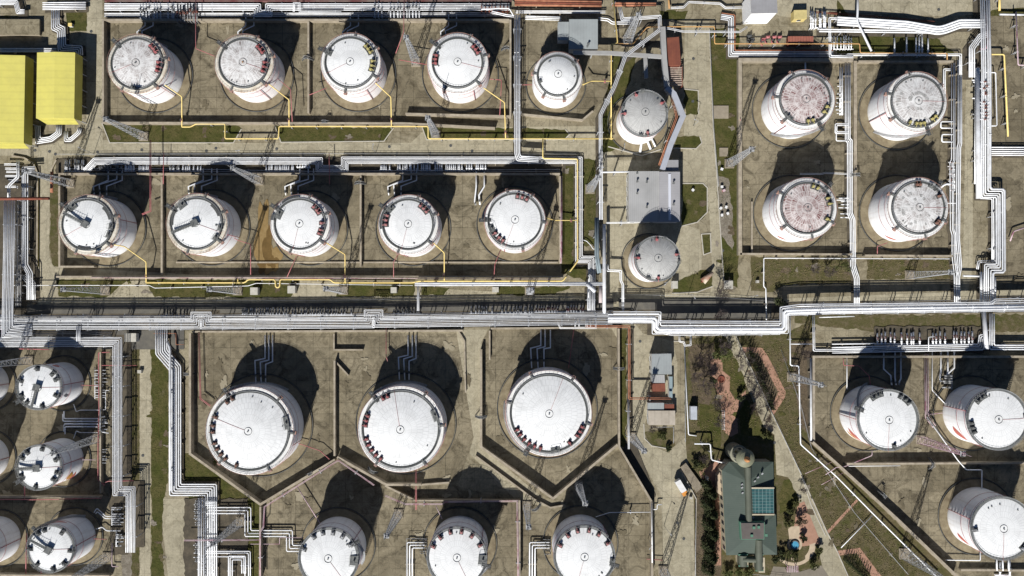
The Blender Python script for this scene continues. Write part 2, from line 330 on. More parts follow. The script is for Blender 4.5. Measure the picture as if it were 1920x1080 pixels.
# roads and paths
for pts in ([(-40,272),(162,262),(162,-30),(192,-30),(192,262),(240,268),(770,268),(800,240),(1140,236),(1140,275),(1160,300),(1160,640),(1138,600),(1138,320),(1090,292),(60,292),(-40,292)],
            [(70,290),(100,290),(94,330),(92,480),(100,500),(1090,556),(1160,552),(1330,548),(1460,560),(1930,542),(1930,570),(1200,585),(-40,585),(-40,570),(70,560)],
            [(1284,40),(1330,40),(1335,240),(1345,350),(1357,530),(1370,560),(1330,560),(1336,520),(1330,400),(1322,344),(1280,300),(1284,217),(1282,160)],
            [(262,610),(284,610),(282,1100),(262,1100)],
            [(855,618),(915,618),(903,640),(903,838),(1040,952),(970,940),(880,850),(888,820)],
            [(1812,100),(1824,100),(1824,500),(1812,560),(1800,560),(1806,480)],
            [(1186,600),(1205,625),(1262,640),(1270,680),(1270,760),(1222,760),(1207,800),(1212,830),(1255,850),(1258,842),(1285,820),(1288,860),(1300,900),(1303,1090),(1245,1090),(1240,930),(1190,840),(1186,770)],
            [(1360,630),(1380,630),(1450,780),(1500,885),(1522,935),(1550,997),(1570,1035),(1592,1090),(1548,1090),(1530,1010),(1498,940),(1478,895),(1456,890),(1452,815),(1432,800)],
            [(1180,0),(1960,-40),(1960,5),(1838,28),(1760,30),(1560,22),(1500,35),(1462,30),(1380,0)],
            [(301,935),(350,935),(350,1090),(316,1090),(306,1000)],
            [(1140,300),(1330,300),(1330,344),(1280,420),(1312,430),(1316,480),(1315,505),(1262,530),(1150,525)]):
    gs('road', pts, road_m)
# lawns, verges, gravel, soil
for pts in ([(192,232),(440,234),(453,242),(438,268),(206,268)], [(516,237),(738,240),(720,265),(527,267)], [(791,237),(1060,243),(1068,252),(1058,262),(800,262)],
            [(105,524),(240,526),(200,557),(110,556)], [(272,524),(560,526),(545,557),(290,557)], [(640,530),(776,530),(776,556),(630,556)], [(790,534),(843,540),(832,553),(790,553)], [(938,536),(1070,538),(1040,553),(930,553)],
            [(1052,306),(1077,306),(1077,500),(1110,500),(1112,530),(1052,512)], [(1094,298),(1120,300),(1120,460),(1094,460)],
            [(1150,105),(1195,105),(1165,200),(1160,280),(1128,285),(1128,230)], [(1282,167),(1309,170),(1310,214),(1285,217)], [(1270,256),(1312,256),(1316,268),(1305,279),(1262,278)],
            [(1330,55),(1386,55),(1386,476),(1383,540),(1357,528),(1345,350),(1337,240)], [(1279,344),(1318,344),(1326,352),(1326,398),(1307,417),(1278,424)],
            [(1315,439),(1332,438),(1333,473),(1319,478)], [(1270,528),(1318,506),(1334,509),(1336,537),(1307,548),(1260,550)],
            [(284,640),(300,668),(316,700),(316,900),(306,935),(304,1000),(308,1090),(284,1090)], [(345,850),(356,850),(488,945),(488,1090),(400,1090),(345,905)],
            [(125,20),(163,20),(163,58),(125,58)], [(1161,618),(1175,618),(1175,840),(1161,835)], [(1570,0),(1610,60),(1740,60),(1790,100),(1570,100)], [(1236,20),(1290,20),(1284,36),(1240,36)], [(1858,20),(1960,10),(1960,30),(1858,30)]):
    gs('lawn', pts, grass_m)
for pts in ([(1313,755),(1335,760),(1345,775),(1352,812),(1350,840),(1320,835),(1312,800)], [(1355,675),(1380,672),(1392,700),(1400,730),(1378,748),(1368,728),(1370,706),(1357,695)], [(1386,775),(1400,750),(1425,790),(1432,822),(1390,815)], [(1340,642),(1365,645),(1362,670),(1338,668)], [(1470,900),(1480,898),(1498,935),(1492,950),(1462,965),(1463,925)]): gs('lawn', pts, grass_m)
gs('gravel', [(1346,330),(1366,335),(1374,400),(1374,470),(1352,440)], gravel_m)
gs('gravel', [(228,640),(246,640),(246,1090),(228,1090)], gravel_m)
gs('soil', [(1290,650),(1340,640),(1345,700),(1330,760),(1300,750)], soil_m)
gs('soil', [(1414,655),(1455,690),(1462,735),(1445,780),(1425,720)], soil_m)
gs('soil', [(1303,900),(1350,900),(1352,1090),(1303,1090)], soil_m)
gs('soil', [(1480,640),(1524,640),(1524,820),(1500,800)], soil_m)
for pts in ([(1332,670),(1354,673),(1355,695),(1369,707),(1368,732),(1379,751),(1398,732),(1398,740),(1382,770),(1384,812),(1370,819),(1357,809),(1352,762),(1340,723),(1333,700)],
            [(1391,651),(1429,652),(1440,668),(1473,734),(1472,745),(1450,779),(1445,766),(1459,735),(1422,662),(1393,660)],
            [(1568,1033),(1612,1027),(1660,1090),(1640,1090),(1606,1037),(1572,1042)], [(1550,996),(1606,936),(1609,939),(1553,1001)],
            [(1310,885),(1350,860),(1352,1060),(1340,1060),(1342,920),(1318,900)], [(1496,945),(1508,940),(1540,1020),(1500,1025),(1488,990)]):
    gs('brick_path', pts, brick_m)
gs('road', [(1180,600),(1184,840),(1180,840)], road_m)
cream = M('cream_paving', (0.52, 0.42, 0.30), 0.9, var=0.2, scale=0.7)
c0 = [(1472+5,988),(1499,986),(1500,1004)]+[(1490+14*math.cos(math.radians(a)), 1021+14*math.sin(math.radians(a))) for a in range(-60, 110, 15)]+[(1489,1052),(1484,1050)]+[(1490+14*math.cos(math.radians(a)), 1021+14*math.sin(math.radians(a))) for a in range(120, 230, 15)]
gs('garden_path', c0, cream)
arc = [(1489+40*math.cos(math.radians(a)), 1023+38*math.sin(math.radians(a))) for a in range(-8, 140, 8)]
gs('garden_path', arc+[(1489+(40-(11 if a < 50 else 6))*math.cos(math.radians(a)), 1023+(38-(11 if a < 50 else 6))*math.sin(math.radians(a))) for a in range(132, -9, -8)], cream)
gs('courtyard', [(1450,1062),(1480,1064),(1500,1072),(1540,1060),(1560,1090),(1440,1090)], M('courtyard_paving', (0.24, 0.21, 0.165), 0.9, var=0.3, scale=0.3))

rg = random.Random(77)
for q in ((200,238,430,262,7),(525,240,730,262,6),(800,240,1055,260,6),(1335,70,1383,330,9),(1340,420,1382,520,5),(1284,350,1322,400,3),(285,660,315,1070,12),(350,860,480,1000,5),(1410,490,1595,530,8),(1630,490,1778,520,7),(1290,650,1400,830,10),(1490,850,1700,1060,16),(1400,640,1500,820,8),(110,528,550,552,10),(1055,310,1075,490,4),(1096,310,1118,450,4)):
    for k in range(q[4]): blotch('soil_patch', rg.uniform(q[0], q[2]), rg.uniform(q[1], q[3]), rg.uniform(2,8), rg.uniform(2,6), rg.choice((soil_m, dry_m, gravel_m, grass_m)), rg.uniform(0,90), .6)
def kerb(pxs, closed=False, h=0.2, w_=0.35, mat=kerb_m, name='kerb'):
    pts = [(p.x, p.y) for p in (P(x, y) for x, y in pxs)]
    if closed: pts.append(pts[0])
    a, b = offset(pts, w_/2), offset(pts, -w_/2); m = MB()
    for i in range(len(pts)-1):
        m.prism([a[i], a[i+1], b[i+1], b[i]], -0.05, h+ (0.003 if i % 2 else 0))
    m.build(name, mat, kind='structure')
for pts, c in (([(791,237),(800,262),(1058,262),(1068,252),(1060,243)], 0), ([(1282,167),(1309,170),(1310,214)], 0), ([(1262,278),(1305,279),(1316,268),(1312,256)], 0),
               ([(1330,55),(1337,240),(1345,350),(1357,528)], 0), ([(1279,344),(1318,344),(1326,352),(1326,398),(1307,417),(1278,424)], 0), ([(1315,439),(1332,438),(1333,473),(1319,478)], 1),
               ([(1260,550),(1307,548),(1336,537)], 0), ([(1262,640),(1283,640)], 0), ([(1380,630),(1450,780),(1500,885),(1522,935)], 0), ([(1520,930),(1550,997),(1570,1035),(1592,1085)], 0),
               ([(1140,275),(1180,286),(1203,292),(1240,280)], 0), ([(1207,795),(1208,822),(1222,836),(1256,842)], 0), ([(1502,890),(1520,945),(1548,1005)], 0), ([(192,232),(206,268),(438,268),(453,242)], 0), ([(516,237),(527,267),(720,265),(738,240)], 0)):
    kerb(pts, c)
# tyre ruts, dark puddle stain, crack lines
def ground_ring(c, r0, r1, mat, name, a0=0, a1=360):
    m = MB(); ZI[0] += 0.0006
    n = 60; vs = []
    for k in range(n+1):
        a = math.radians(a0+(a1-a0)*k/n)
        for r in (r0, r1): vs.append((c.x+r*math.cos(a), c.y+r*math.sin(a), ZI[0]))
    m.add(vs, [(2*k, 2*k+1, 2*k+3, 2*k+2) for k in range(n)]); m.build(name, mat, kind='structure')
spill = M('brown_spill', (0.20, 0.13, 0.045), 0.6, c2=(0.27, 0.19, 0.085), scale=0.35, detail=8); spill2 = M('dark_spill', (0.10, 0.062, 0.02), 0.45, c2=(0.16, 0.10, 0.035), scale=0.4, detail=8)
blotch('oil_stain', 494, 440, 14, 62, spill, 3); blotch('oil_stain', 508, 478, 18, 30, spill, 5); blotch('oil_stain', 503, 455, 8, 34, spill2, 8); blotch('oil_stain', 512, 490, 9, 12, spill2, 11); blotch('oil_stain', 490, 500, 9, 10, spill2, 12)
stn = M('grime_dark', (0.105, 0.088, 0.055), .95, c2=(0.16,0.135,0.088), scale=.5, detail=8); stl = M('washed_pale', (0.33,0.295,0.215), .95, c2=(0.25,0.215,0.145), scale=.6, detail=8)
rs = random.Random(21)
for q in ((195,40,950,205,16),(115,330,1045,512,20),(1392,115,1785,470,18),(360,630,880,880,20),(920,640,1150,900,9),(495,880,1215,1070,18),(1530,675,1900,1060,20),(0,660,180,1070,8),(1860,60,1915,550,7)):
    for k in range(int(q[4]*1.6)): blotch('ground_stain', rs.uniform(q[0], q[2]), rs.uniform(q[1], q[3]), rs.uniform(2,9), rs.uniform(2,10), stn if rs.random() < .6 else stl, rs.uniform(0,90), .6)
gs('shade_strip', [(1164,850),(1184,812),(1230,930),(1222,940)], wall_shade)  # shadow east of the bund wall, painted as a dark sheet
gs('shade_strip', [(1176,618),(1186,618),(1186,770),(1180,840),(1176,840)], M('dark_strip', (0.12, 0.10, 0.07), 1.0, var=0.4, scale=0.5))  # cast shadow of the rust brown duct, painted on the ground
gs('shade_strip', [(-40,588),(880,590),(1150,585),(1150,560),(1090,565),(-40,572)], M('dark_paving', (0.10, 0.095, 0.085), 0.95, c2=(0.15, 0.14, 0.115), scale=0.3))  # shadow band of the longest rack, painted over the road as darker ground
gs('dark_paving', [(1160,560),(1460,562),(1470,600),(1240,612),(1160,590)], MATS['dark_paving'])
gs('dark_paving', [(-40,612),(345,616),(345,655),(-40,655)], MATS['dark_paving'])
for y0, x0, x1 in ((4,195,940), (297,105,1060)): gs('gravel', rect(x0, y0, x1, y0+28), M('gap_shade_floor', (0.062, 0.054, 0.04), 1.0, c2=(0.12, 0.10, 0.07), scale=0.4))  # these near-black strips, here and below, paint shade under and between the pipes
gs('gravel', rect(1640, 612, 1845, 662), MATS['gap_shade_floor'])
gs('gravel', rect(345, 935, 465, 1090), MATS['gap_shade_floor'])
gs('gravel', rect(-20, 310, 70, 570), MATS['gap_shade_floor'])
gs('gravel', rect(320, 690, 345, 920), MATS['gap_shade_floor'])
gs('gravel', rect(206, 655, 240, 1040), MATS['gap_shade_floor'])

# ---------------------------------------------------------------- bund walls
def wall(pxs, label, h=2.5, t=0.45, mat=conc, name='bund_wall', z=None, closed=False):
    pts = [(p.x, p.y) for p in (P(x, y, h) for x, y in pxs)]
    a, b = offset(pts, t/2), offset(pts, -t/2); r = empty(name, (pts[0][0], pts[0][1], 0), label, name.replace('_', ' '), 'concrete walls around the tank bunds' if name == 'bund_wall' else None)
    m = MB(); c = MB(); a2, b2 = offset(pts, t/2+0.12), offset(pts, -t/2-0.12)
    for i in range(len(pts)-1):
        m.prism([a[i], a[i+1], b[i+1], b[i]], 0, h-0.12); c.prism([a2[i], a2[i+1], b2[i+1], b2[i]], h-0.12, h+(0.003 if i % 2 else 0))
    m.build('wall_panel', mat, r); c.build('coping', M('coping_concrete', (0.40, 0.35, 0.27), 0.95, c2=(0.25, 0.21, 0.155), scale=0.5), r)
    return r
wall([(955,37),(193,37),(193,230),(760,231),(928,240)], 'concrete wall closing the upper left tank bund on its north, west and south sides')
wall([(760,213),(957,218),(957,37)], 'short concrete wall south and east of the fourth tank in the top row')
wall([(578,40),(578,212)], 'straight dividing wall between the second and third tanks of the top row', 2.0)
wall([(977,214),(1092,225),(1112,208)], 'low wall below the small domed tank beside the grey roofed shed', 2.0)
wall([(1050,326),(111,326),(111,500),(176,500)], 'long concrete wall north and west of the second row of tanks')
wall([(105,519),(1056,519)], 'long straight wall along the yellow pipeline south of the second row of tanks')
wall([(303,332),(303,516)], 'dividing wall between the first and second tanks of the second row', 1.6)
wall([(676,327),(676,500)], 'dividing wall between the third and fourth tanks of the second row', 1.8)
wall([(330,492),(676,492)], 'low thin kerb wall crossing the brown stained bund floor', 0.6, 0.3)
wall([(680,492),(1046,492)], 'low thin kerb wall south of the fourth and fifth tanks of the second row', 0.6, 0.3)
wall([(1050,330),(1050,494)], 'wall east of the last tank in the second row beside the green verge', 2.0)
wall([(1388,478),(1388,112),(1600,112)], 'light walkway topped wall west of the rusty roofed tanks', 2.4, 1.1)
wall([(1388,476),(1598,477)], 'wall south of the lower rusty roofed tank', 2.4)
wall([(1410,378),(1410,474)], 'short inner wall standing west of the lower rusty roofed tank', 1.2, 0.3)
wall([(1604,114),(1604,472)], 'pale wall between the rusty roofed tanks and the two grey white tanks', 1.0, 0.9)
wall([(1622,479),(1786,480)], 'wall south of the lower grey white tank near the right lattice mast', 2.4)
wall([(1610,115),(1788,115)], 'wall north of the upper right grey white tank', 2.0)
wall([(356,625),(356,851),(488,946),(628,862)], 'angled concrete wall wrapping the left big white tank', 2.9, 0.6)
wall([(627,676),(627,855)], 'dividing wall between the left and middle big white tanks', 2.2)
wall([(626,626),(626,656),(680,656)], 'small L shaped wall north of the gap between two big white tanks', 1.4, 0.3)
wall([(628,677),(653,704)], 'stub wall running diagonally off the divider between big tanks', 1.2, 0.3)
wall([(632,857),(724,909),(790,909)], 'angled wall south of the middle big white tank', 2.9, 0.6)
wall([(790,909),(842,905)], 'tapering end of the wall south of the middle big white tank', 1.2, 0.4)
wall([(360,622),(868,620)], 'long wall under the main pipe rack north of the two left big tanks', 1.2)
wall([(920,616),(1158,614)], 'wall under the main pipe rack north of the right big tank', 1.2)
wall([(902,655),(902,838),(1037,935),(1158,834)], 'V shaped wall around the south of the right big white tank', 2.9, 0.6)
wall([(918,620),(918,675)], 'short stub wall northwest of the right big white tank', 1.6, 0.35)
wall([(1160,616),(1161,838),(1222,941),(1223,1085)], 'wall east of the right big tank bending down beside the painted shade strip', 3.2, 0.5)
wall([(892,855),(1001,936),(1032,952),(1056,948)], 'low wall running parallel below the V shaped wall', 1.0, 0.35)
wall([(872,700),(873,736)], 'short pale wall by the road between middle and right big tanks', 1.0, 0.3)
wall([(860,622),(871,640),(872,698)], 'bent kerb wall beside the sloping road from the main rack', 0.8, 0.3)
wall([(775,939),(974,940),(974,1085)], 'wall with a red line between the bottom row middle and right tanks', 2.6)
wall([(488,950),(487,1085)], 'wall between the valve station and the bottom row left tank', 2.6)
wall([(722,911),(775,937)], 'diagonal wall joining two bunds above the bottom row left tank', 2.0)
wall([(-30,932),(186,932)], 'wall between the two lower left striped tanks', 2.2)
wall([(188,660),(188,925)], 'thin wall beside the left standing rack and the striped tanks', 1.8, 0.3)
wall([(-30,1079),(205,1080)], 'wall along the bottom left corner below the lowest striped tank', 2.4)
wall([(1526,828),(1526,669),(1960,669)], 'wall north and west of the two lower right tanks', 2.4, 0.6)
wall([(1524,829),(1578,877),(1688,978),(1796,1082)], 'long diagonal wall falling to the lower right corner', 3.0, 0.6)
wall([(1588,870),(1960,868)], 'wall dividing the lowest right tank from the pair above', 2.6)
wall([(1802,1069),(1960,1070)], 'wall under the lowest right tank at the picture edge', 1.6)
wall([(105,300),(96,318),(96,332)], 'short yellowish kerb at the west end of the manifold', 0.6, 0.3, M('yellow_kerb', (0.40, 0.33, 0.07), 0.9, var=0.3, scale=0.6), 'kerb_wall')
wall([(22,292),(45,296),(62,305),(70,325),(69,500)], 'yellowish kerb wall around the left standing pipes', 0.8, 0.3, MATS['yellow_kerb'], 'kerb_wall')

# ---------------------------------------------------------------- tanks
roofA = roof_mat('white_plate_roof', (0.60, 0.605, 0.605), (0.36, 0.40, 0.37), 0.12)
roofB = roof_mat('weathered_plate_roof', (0.74, 0.74, 0.73), (0.30, 0.26, 0.245), 0.9)
roofR = roof_mat('rusty_plate_roof', (0.70, 0.655, 0.635), (0.20, 0.085, 0.08), 1.05)
roofC = roof_mat('bright_plate_roof', (0.79, 0.80, 0.795), (0.58, 0.45, 0.43), 0.15)
roofG = roof_mat('grey_aluminium_roof', (0.47, 0.47, 0.455), (0.34, 0.33, 0.32), 0.5)
shellW = shell_mat('white_shell_paint', (0.74, 0.74, 0.74), (0.50, 0.45, 0.40))
shellP = shell_mat('pinkish_shell_paint', (0.70, 0.67, 0.66), (0.40, 0.22, 0.18))
ann = M('cream_gutter_plate', (0.66, 0.63, 0.55), 0.7, c2=(0.42, 0.34, 0.24), scale=0.45, detail=8, amt=(0.42, 0.72))
annW = M('white_gutter_plate', (0.74, 0.74, 0.72), 0.7, c2=(0.55, 0.52, 0.47), scale=0.5, detail=8, amt=(0.5, 0.8))
TANKS = {}
def rail(m, r, z, a0, a1, n=None, hh=1.05):
    k = max(4, int(abs(a1-a0)/6)); pts = [Vector((r*math.cos(math.radians(a0+(a1-a0)*i/k)), r*math.sin(math.radians(a0+(a1-a0)*i/k)), z)) for i in range(k+1)]
    m.tube([p+Vector((0,0,hh)) for p in pts], 0.05, 4); m.tube([p+Vector((0,0,hh*0.5)) for p in pts], 0.035, 4, False)
    for p in pts[::1]: m.tube([p, p+Vector((0,0,hh))], 0.04, 4, False)
def tank(key, cx, cy, r, h, label, rin=0.82, roof=roofA, ring=ann, sh=shellW, boxes=(), boxcol=red, plats=(), arcs=(), ladder=None, radial=None, stair=135, apr=2.8, dome=0.8, bands=True, stripe=None, lift=0.75, shellpipe=None, sidepad=None, ringpipe=None, vent=None):
    C = P(cx, cy, h); R = L(r, h); B = Vector((C.x, C.y, 0)); TANKS[key] = (B, R, h)
    t = empty('storage_tank', B, label, 'storage tank', 'white storage tanks of the refinery')
    def mb(): return MB()
    def bd(m, name, mat, par=t, lab=None):
        m.v = [v+B for v in m.v]; o = m.build(name, mat, par)
        if lab: o['label'] = lab
        return o
    O = Vector((0,0,0))
    bd(mb().lathe(O, [(R+apr, 0.0), (R+apr, 0.35), (R+0.02, 0.5), (R+0.02, 0.3)], 72, False), 'foundation_ring', apron)
    bd(mb().tube([Vector(((R+apr+0.5)*math.cos(math.radians(a)), (R+apr+0.5)*math.sin(math.radians(a)), 0.25)) for a in range(0, 361, 6)], 0.17, 5, False), 'drain_pipe', dark)
    prof = [(R, 0.3)]; nb = 8
    for i in range(1, nb+1):
        z = 0.3+(h-0.6)*i/nb; prof += [(R-0.012*(i-1), z-0.02), (R-0.012*i, z)]
    prof += [(R, h)]
    bd(mb().lathe(O, prof, 96), 'shell', sh)
    m = mb()
    for z in ((h*0.93, h*0.62) if bands else (h*0.93,)):
        m.tube([Vector(((R+0.22)*math.cos(math.radians(a)), (R+0.22)*math.sin(math.radians(a)), z)) for a in range(0, 361, 5)], 0.055, 5, False)
    bd(m, 'water_ring', ringpipe or M('muted_red_line', (0.40, 0.20, 0.19), 0.7))
    Ri = R*rin; zi = h+lift*(1-rin)/0.18 if rin < 0.9 else h+0.15
    if rin < 0.9:
        bd(mb().lathe(O, [(R, h), (R-0.25, h+0.25), (Ri+0.5, zi-0.25)], 96, False), 'gutter_ring', ring)
        bd(mb().lathe(O, [(Ri+0.45, zi-0.15), (Ri+0.45, zi+0.05), (Ri-0.3, zi+0.07)], 96, False), 'walkway', M('dark_gutter_walkway', (0.075,0.08,0.078), .9))
        m = mb(); rail(m, Ri+0.42, zi, 0, 360); bd(m, 'railing', steel)
        m = mb(); rail(m, R-0.1, h+0.1, 0, 360, hh=0.8); bd(m, 'outer_railing', M('rusty_rail', (0.36, 0.22, 0.18), 0.8))
    else:
        bd(mb().lathe(O, [(R, h), (R+0.35, h+0.02), (R+0.35, h+0.1), (Ri-0.3, zi)], 96, False), 'rim', seal)
        m = mb(); rail(m, R+0.1, h+0.1, 0, 360); bd(m, 'railing', steel)
    prof = []; Rd = Ri-0.2
    for i in range(13):
        rr = Rd*(1-i/12); prof.append((max(rr, 0.01), zi-0.05+dome*(1-(rr/Rd)**2)))
    rf = bd(mb().lathe(O, prof, 96), 'roof', roof)
    def zr(rr): return zi-0.05+dome*(1-(min(rr, Rd)/Rd)**2)
    # centre vent with its hatch ring
    m = mb(); m.tube([(0,0,zr(0)-0.1), (0,0,zr(0)+0.3)], 0.2, 10); m.tube([(0,0,zr(0)+0.3), (0,0,zr(0)+0.36)], 0.28, 10); bd(m, 'vent', vent or seal, rf)
    m = mb(); m.tube([Vector((1.35*math.cos(a*math.pi/15), 1.35*math.sin(a*math.pi/15), zr(1.35)+0.1)) for a in range(31)], 0.08, 4, False); bd(m, 'vent_ring', M('ring_grey', (0.25,0.25,0.25), .8), rf)
    if radial is not None:
        a = math.radians(radial); m = mb(); m.tube([(q*math.cos(a), q*math.sin(a), zr(q)+0.08) for q in [1.4+(R-1.6)*i/6 for i in range(7)] if q < Rd-0.2] + [((Ri+0.9)*math.cos(a), (Ri+0.9)*math.sin(a), zi+0.3)], 0.05, 4); bd(m, 'roof_pipe', M('thin_red_line', (0.35, 0.12, 0.12), 0.7), rf)
    # foam boxes standing round the rim of the roof
    for a_ in boxes:
        a = math.radians(a_); rr = Ri-1.0; c = Vector((rr*math.cos(a), rr*math.sin(a), zi)); 
        m = mb(); m.box(c+Vector((0,0,0.22)), (1.9, 1.5, 0.16), a); o = bd(m, 'foam_platform', dark)
        m = mb(); m.box(c+Vector((0,0,0.75)), (0.85, 0.8, 0.9), a); m.tube([c+Vector((0,0,0.9)), c+Vector((1.3*math.cos(a), 1.3*math.sin(a), 0.9)), c+Vector((1.3*math.cos(a), 1.3*math.sin(a), -0.6))], 0.14, 6)
        m.tube([c+Vector((0,0,1.1)), c+Vector((0,0,1.45))], 0.25, 8); bd(m, 'foam_chamber', boxcol, o)
    for (a_, sz) in plats:
        a = math.radians(a_); rr = Ri-sz[0]/2+0.5; c = Vector((rr*math.cos(a), rr*math.sin(a), zi+0.35)); m = mb(); m.box(c, (sz[0], sz[1], 0.14), a)
        u = Vector((math.cos(a), math.sin(a), 0)); v = Vector((-u.y, u.x, 0))
        q = [c+u*sz[0]/2*s1+v*sz[1]/2*s2+Vector((0,0,1)) for s1, s2 in ((-1,-1),(1,-1),(1,1),(-1,1),(-1,-1))]; m.tube(q, 0.05, 4)
        for k in q[:4]: m.tube([k, k-Vector((0,0,1.2))], 0.05, 4)
        m.box(c+Vector((0,0,0.5)), (0.5, 0.6, 0.8), a); bd(m, 'roof_platform', seal)
    for (a0, a1, ri, ro) in arcs:
        m = mb(); m.lathe(Vector((0,0,zi+0.2)), [(Ri*ri, 0), (Ri*ri, 0.12), (Ri*ro, 0.121), (Ri*ro, 0)], 14, False, math.radians(a0), math.radians(a1)); bd(m, 'curved_platform', dark)
    if ladder is not None:
        a = math.radians(ladder); u = Vector((math.cos(a), math.sin(a), 0)); v = Vector((-u.y, u.x, 0)); m = mb()
        m.box(Vector((0,0,zr(0)+0.9)), (2.4, 2.4, 0.15), a); c = u*(Ri/2)+Vector((0,0,zr(Ri/2)+0.75)); m.box(c, (Ri, 0.9, 0.12), a)
        for s_ in (-1, 1):
            m.tube([u*0.5+v*0.5*s_+Vector((0,0,zr(0)+1.8)), u*(Ri-0.2)+v*0.5*s_+Vector((0,0,zi+1.5))], 0.05, 4)
            for i in range(9): p = u*(0.8+i*(Ri-1.2)/8)+v*0.5*s_+Vector((0,0,zr(0.5)+0.9)); m.tube([p-Vector((0,0,0.9)), p+Vector((0,0,0.75))], 0.045, 4)
        for k in range(4):
            p = Vector((math.cos(a+math.pi/4+k*math.pi/2), math.sin(a+math.pi/4+k*math.pi/2), 0))*1.5+Vector((0,0,zr(0)+0.2)); m.tube([p, p+Vector((0,0,1.8))], 0.07, 4)
        bd(m, 'roof_walkway', seal, rf)
    # stair: flights winding up the shell, and the landing that meets the roof
    if stair is not None:
        m = mb(); n = 46; sweep = -70
        for i in range(n):
            a = math.radians(stair+sweep*(1-i/(n-1))); z = 0.4+(h-0.3)*i/(n-1)
            m.box(((R+0.55)*math.cos(a), (R+0.55)*math.sin(a), z), (0.9, 0.34, 0.05), a)
        for rr in (R+0.12, R+1.0):
            m.tube([((rr)*math.cos(math.radians(stair+sweep*(1-i/20))), (rr)*math.sin(math.radians(stair+sweep*(1-i/20))), 1.3+(h-0.3)*i/20) for i in range(21)], 0.045, 4)
        bd(m, 'stair', steel)
        a = math.radians(stair); m = mb(); c = Vector(((R+0.3)*math.cos(a), (R+0.3)*math.sin(a), h+0.4)); m.box(c, (3.4, 1.3, 0.14), a)
        u = Vector((math.cos(a), math.sin(a), 0)); v = Vector((-u.y, u.x, 0))
        for s_ in (-1, 1):
            m.tube([c+u*1.7+v*0.65*s_+Vector((0,0,1)), c-u*(1.7+(R-Ri) if rin < .9 else 1.7)+v*0.65*s_+Vector((0,0,1.0))], 0.06, 4)
            for k in (-1.6, 0, 1.6): m.tube([c+u*k+v*0.65*s_, c+u*k+v*0.65*s_+Vector((0,0,1))], 0.05, 4)
        if rin < 0.9: m.box(u*((R+Ri)/2-0.3)+Vector((0,0,(h+zi)/2+0.45)), (R-Ri+1.2, 1.0, 0.12), a)
        bd(m, 'stair_landing', dark)
    # crossings of the gutter and small fittings
    if rin < 0.9:
        for k, a_ in enumerate((stair+105 if stair else 40, (stair or 0)+175, (stair or 0)-75, (stair or 0)-125)):
            a = math.radians(a_); m = mb(); m.box(Vector(((R+Ri)/2*math.cos(a), (R+Ri)/2*math.sin(a), (h+zi)/2+0.35)), (R-Ri+0.6, 0.7, 0.12), a)
            for s_ in (-1, 1):
                v = Vector((-math.sin(a), math.cos(a), 0))*0.35*s_; m.tube([Vector((Ri*math.cos(a), Ri*math.sin(a), zi+0.9))+v, Vector((R*math.cos(a), R*math.sin(a), h+1.0))+v], 0.05, 4)
            bd(m, 'gutter_bridge', seal)
            m = mb(); m.box(Vector(((R+0.35)*math.cos(a), (R+0.35)*math.sin(a), h-0.1)), (0.8, 1.1, 0.9), a); bd(m, 'foam_pourer', M('rusty_rail', (0.36, 0.22, 0.18), 0.8))
    rnd = random.Random(key)
    for k in range(4):
        a = rnd.uniform(0, 6.28); rr = Rd*rnd.uniform(0.80, 0.9); m = mb(); p = Vector((rr*math.cos(a), rr*math.sin(a), zr(rr))); m.tube([p-Vector((0,0,0.05)), p+Vector((0,0,0.25))], 0.24, 8); bd(m, 'hatch', seal, rf)
    if key in ('R2', 'R4'):
        rw = random.Random(key+'w'); wm = M('worn_grey_plate', (0.24,0.235,0.225), .85, c2=(0.5,0.5,0.49), scale=1.6, detail=8, amt=(.4,.66))
        for kk in range(26):
            a0 = rw.uniform(0, 2*math.pi) if key == 'R4' or kk > 10 else math.radians(15+kk*15.5); r0 = rw.uniform(.25,.8)*Rd if key == 'R4' or kk > 10 else .27*Rd; r1 = r0+Rd*rw.uniform(.07,.13); da = rw.uniform(.5,1.3)/r1*.9
            m = MB(); m.add([(r0*math.cos(a0), r0*math.sin(a0), zr(r0)+.06), (r1*math.cos(a0-.02), r1*math.sin(a0-.02), zr(r1)+.06), (r1*math.cos(a0+da), r1*math.sin(a0+da), zr(r1)+.06), (r0*math.cos(a0+da*.8), r0*math.sin(a0+da*.8), zr(r0)+.06)], [(0,1,2,3)]); bd(m, 'worn_plate', wm, rf)
    if stripe:
        for (a0, a1, z0, z1, mt) in stripe:
            m = mb(); vs = []
            for i in range(13):
                a = math.radians(a0+(a1-a0)*i/12); k = math.sin(math.pi*i/12)*(z1-z0)/2+0.05; zc = (z0+z1)/2+(z1-z0)*0.5*(i/12-0.5)
                for s_ in (-1, 1): vs.append(((R+0.02)*math.cos(a), (R+0.02)*math.sin(a), zc+k*s_))
            m.add(vs, [(2*i, 2*i+2, 2*i+3, 2*i+1) for i in range(12)]); bd(m, 'painted_emblem', mt)
    if shellpipe is not None:
        a = math.radians(shellpipe); m = mb(); m.tube([((R+0.25)*math.cos(a), (R+0.25)*math.sin(a), 0.4), ((R+0.25)*math.cos(a), (R+0.25)*math.sin(a), h*0.95)], 0.12, 6); bd(m, 'riser', ringpipe or red)
    return t
mark = M('red_emblem_paint', (0.47, 0.14, 0.11), 0.6)
DG = dark
tank('T1', 258.5, 120.5, 57, 12.2, 'faintly streaked tank at the far left of the top row next to the yellow sheds', 0.83, roofB, ann, boxes=(50,40,30,2,-10,-20), plats=((-97,(1.2,2.0)),), stair=135, radial=200, shellpipe=-45)
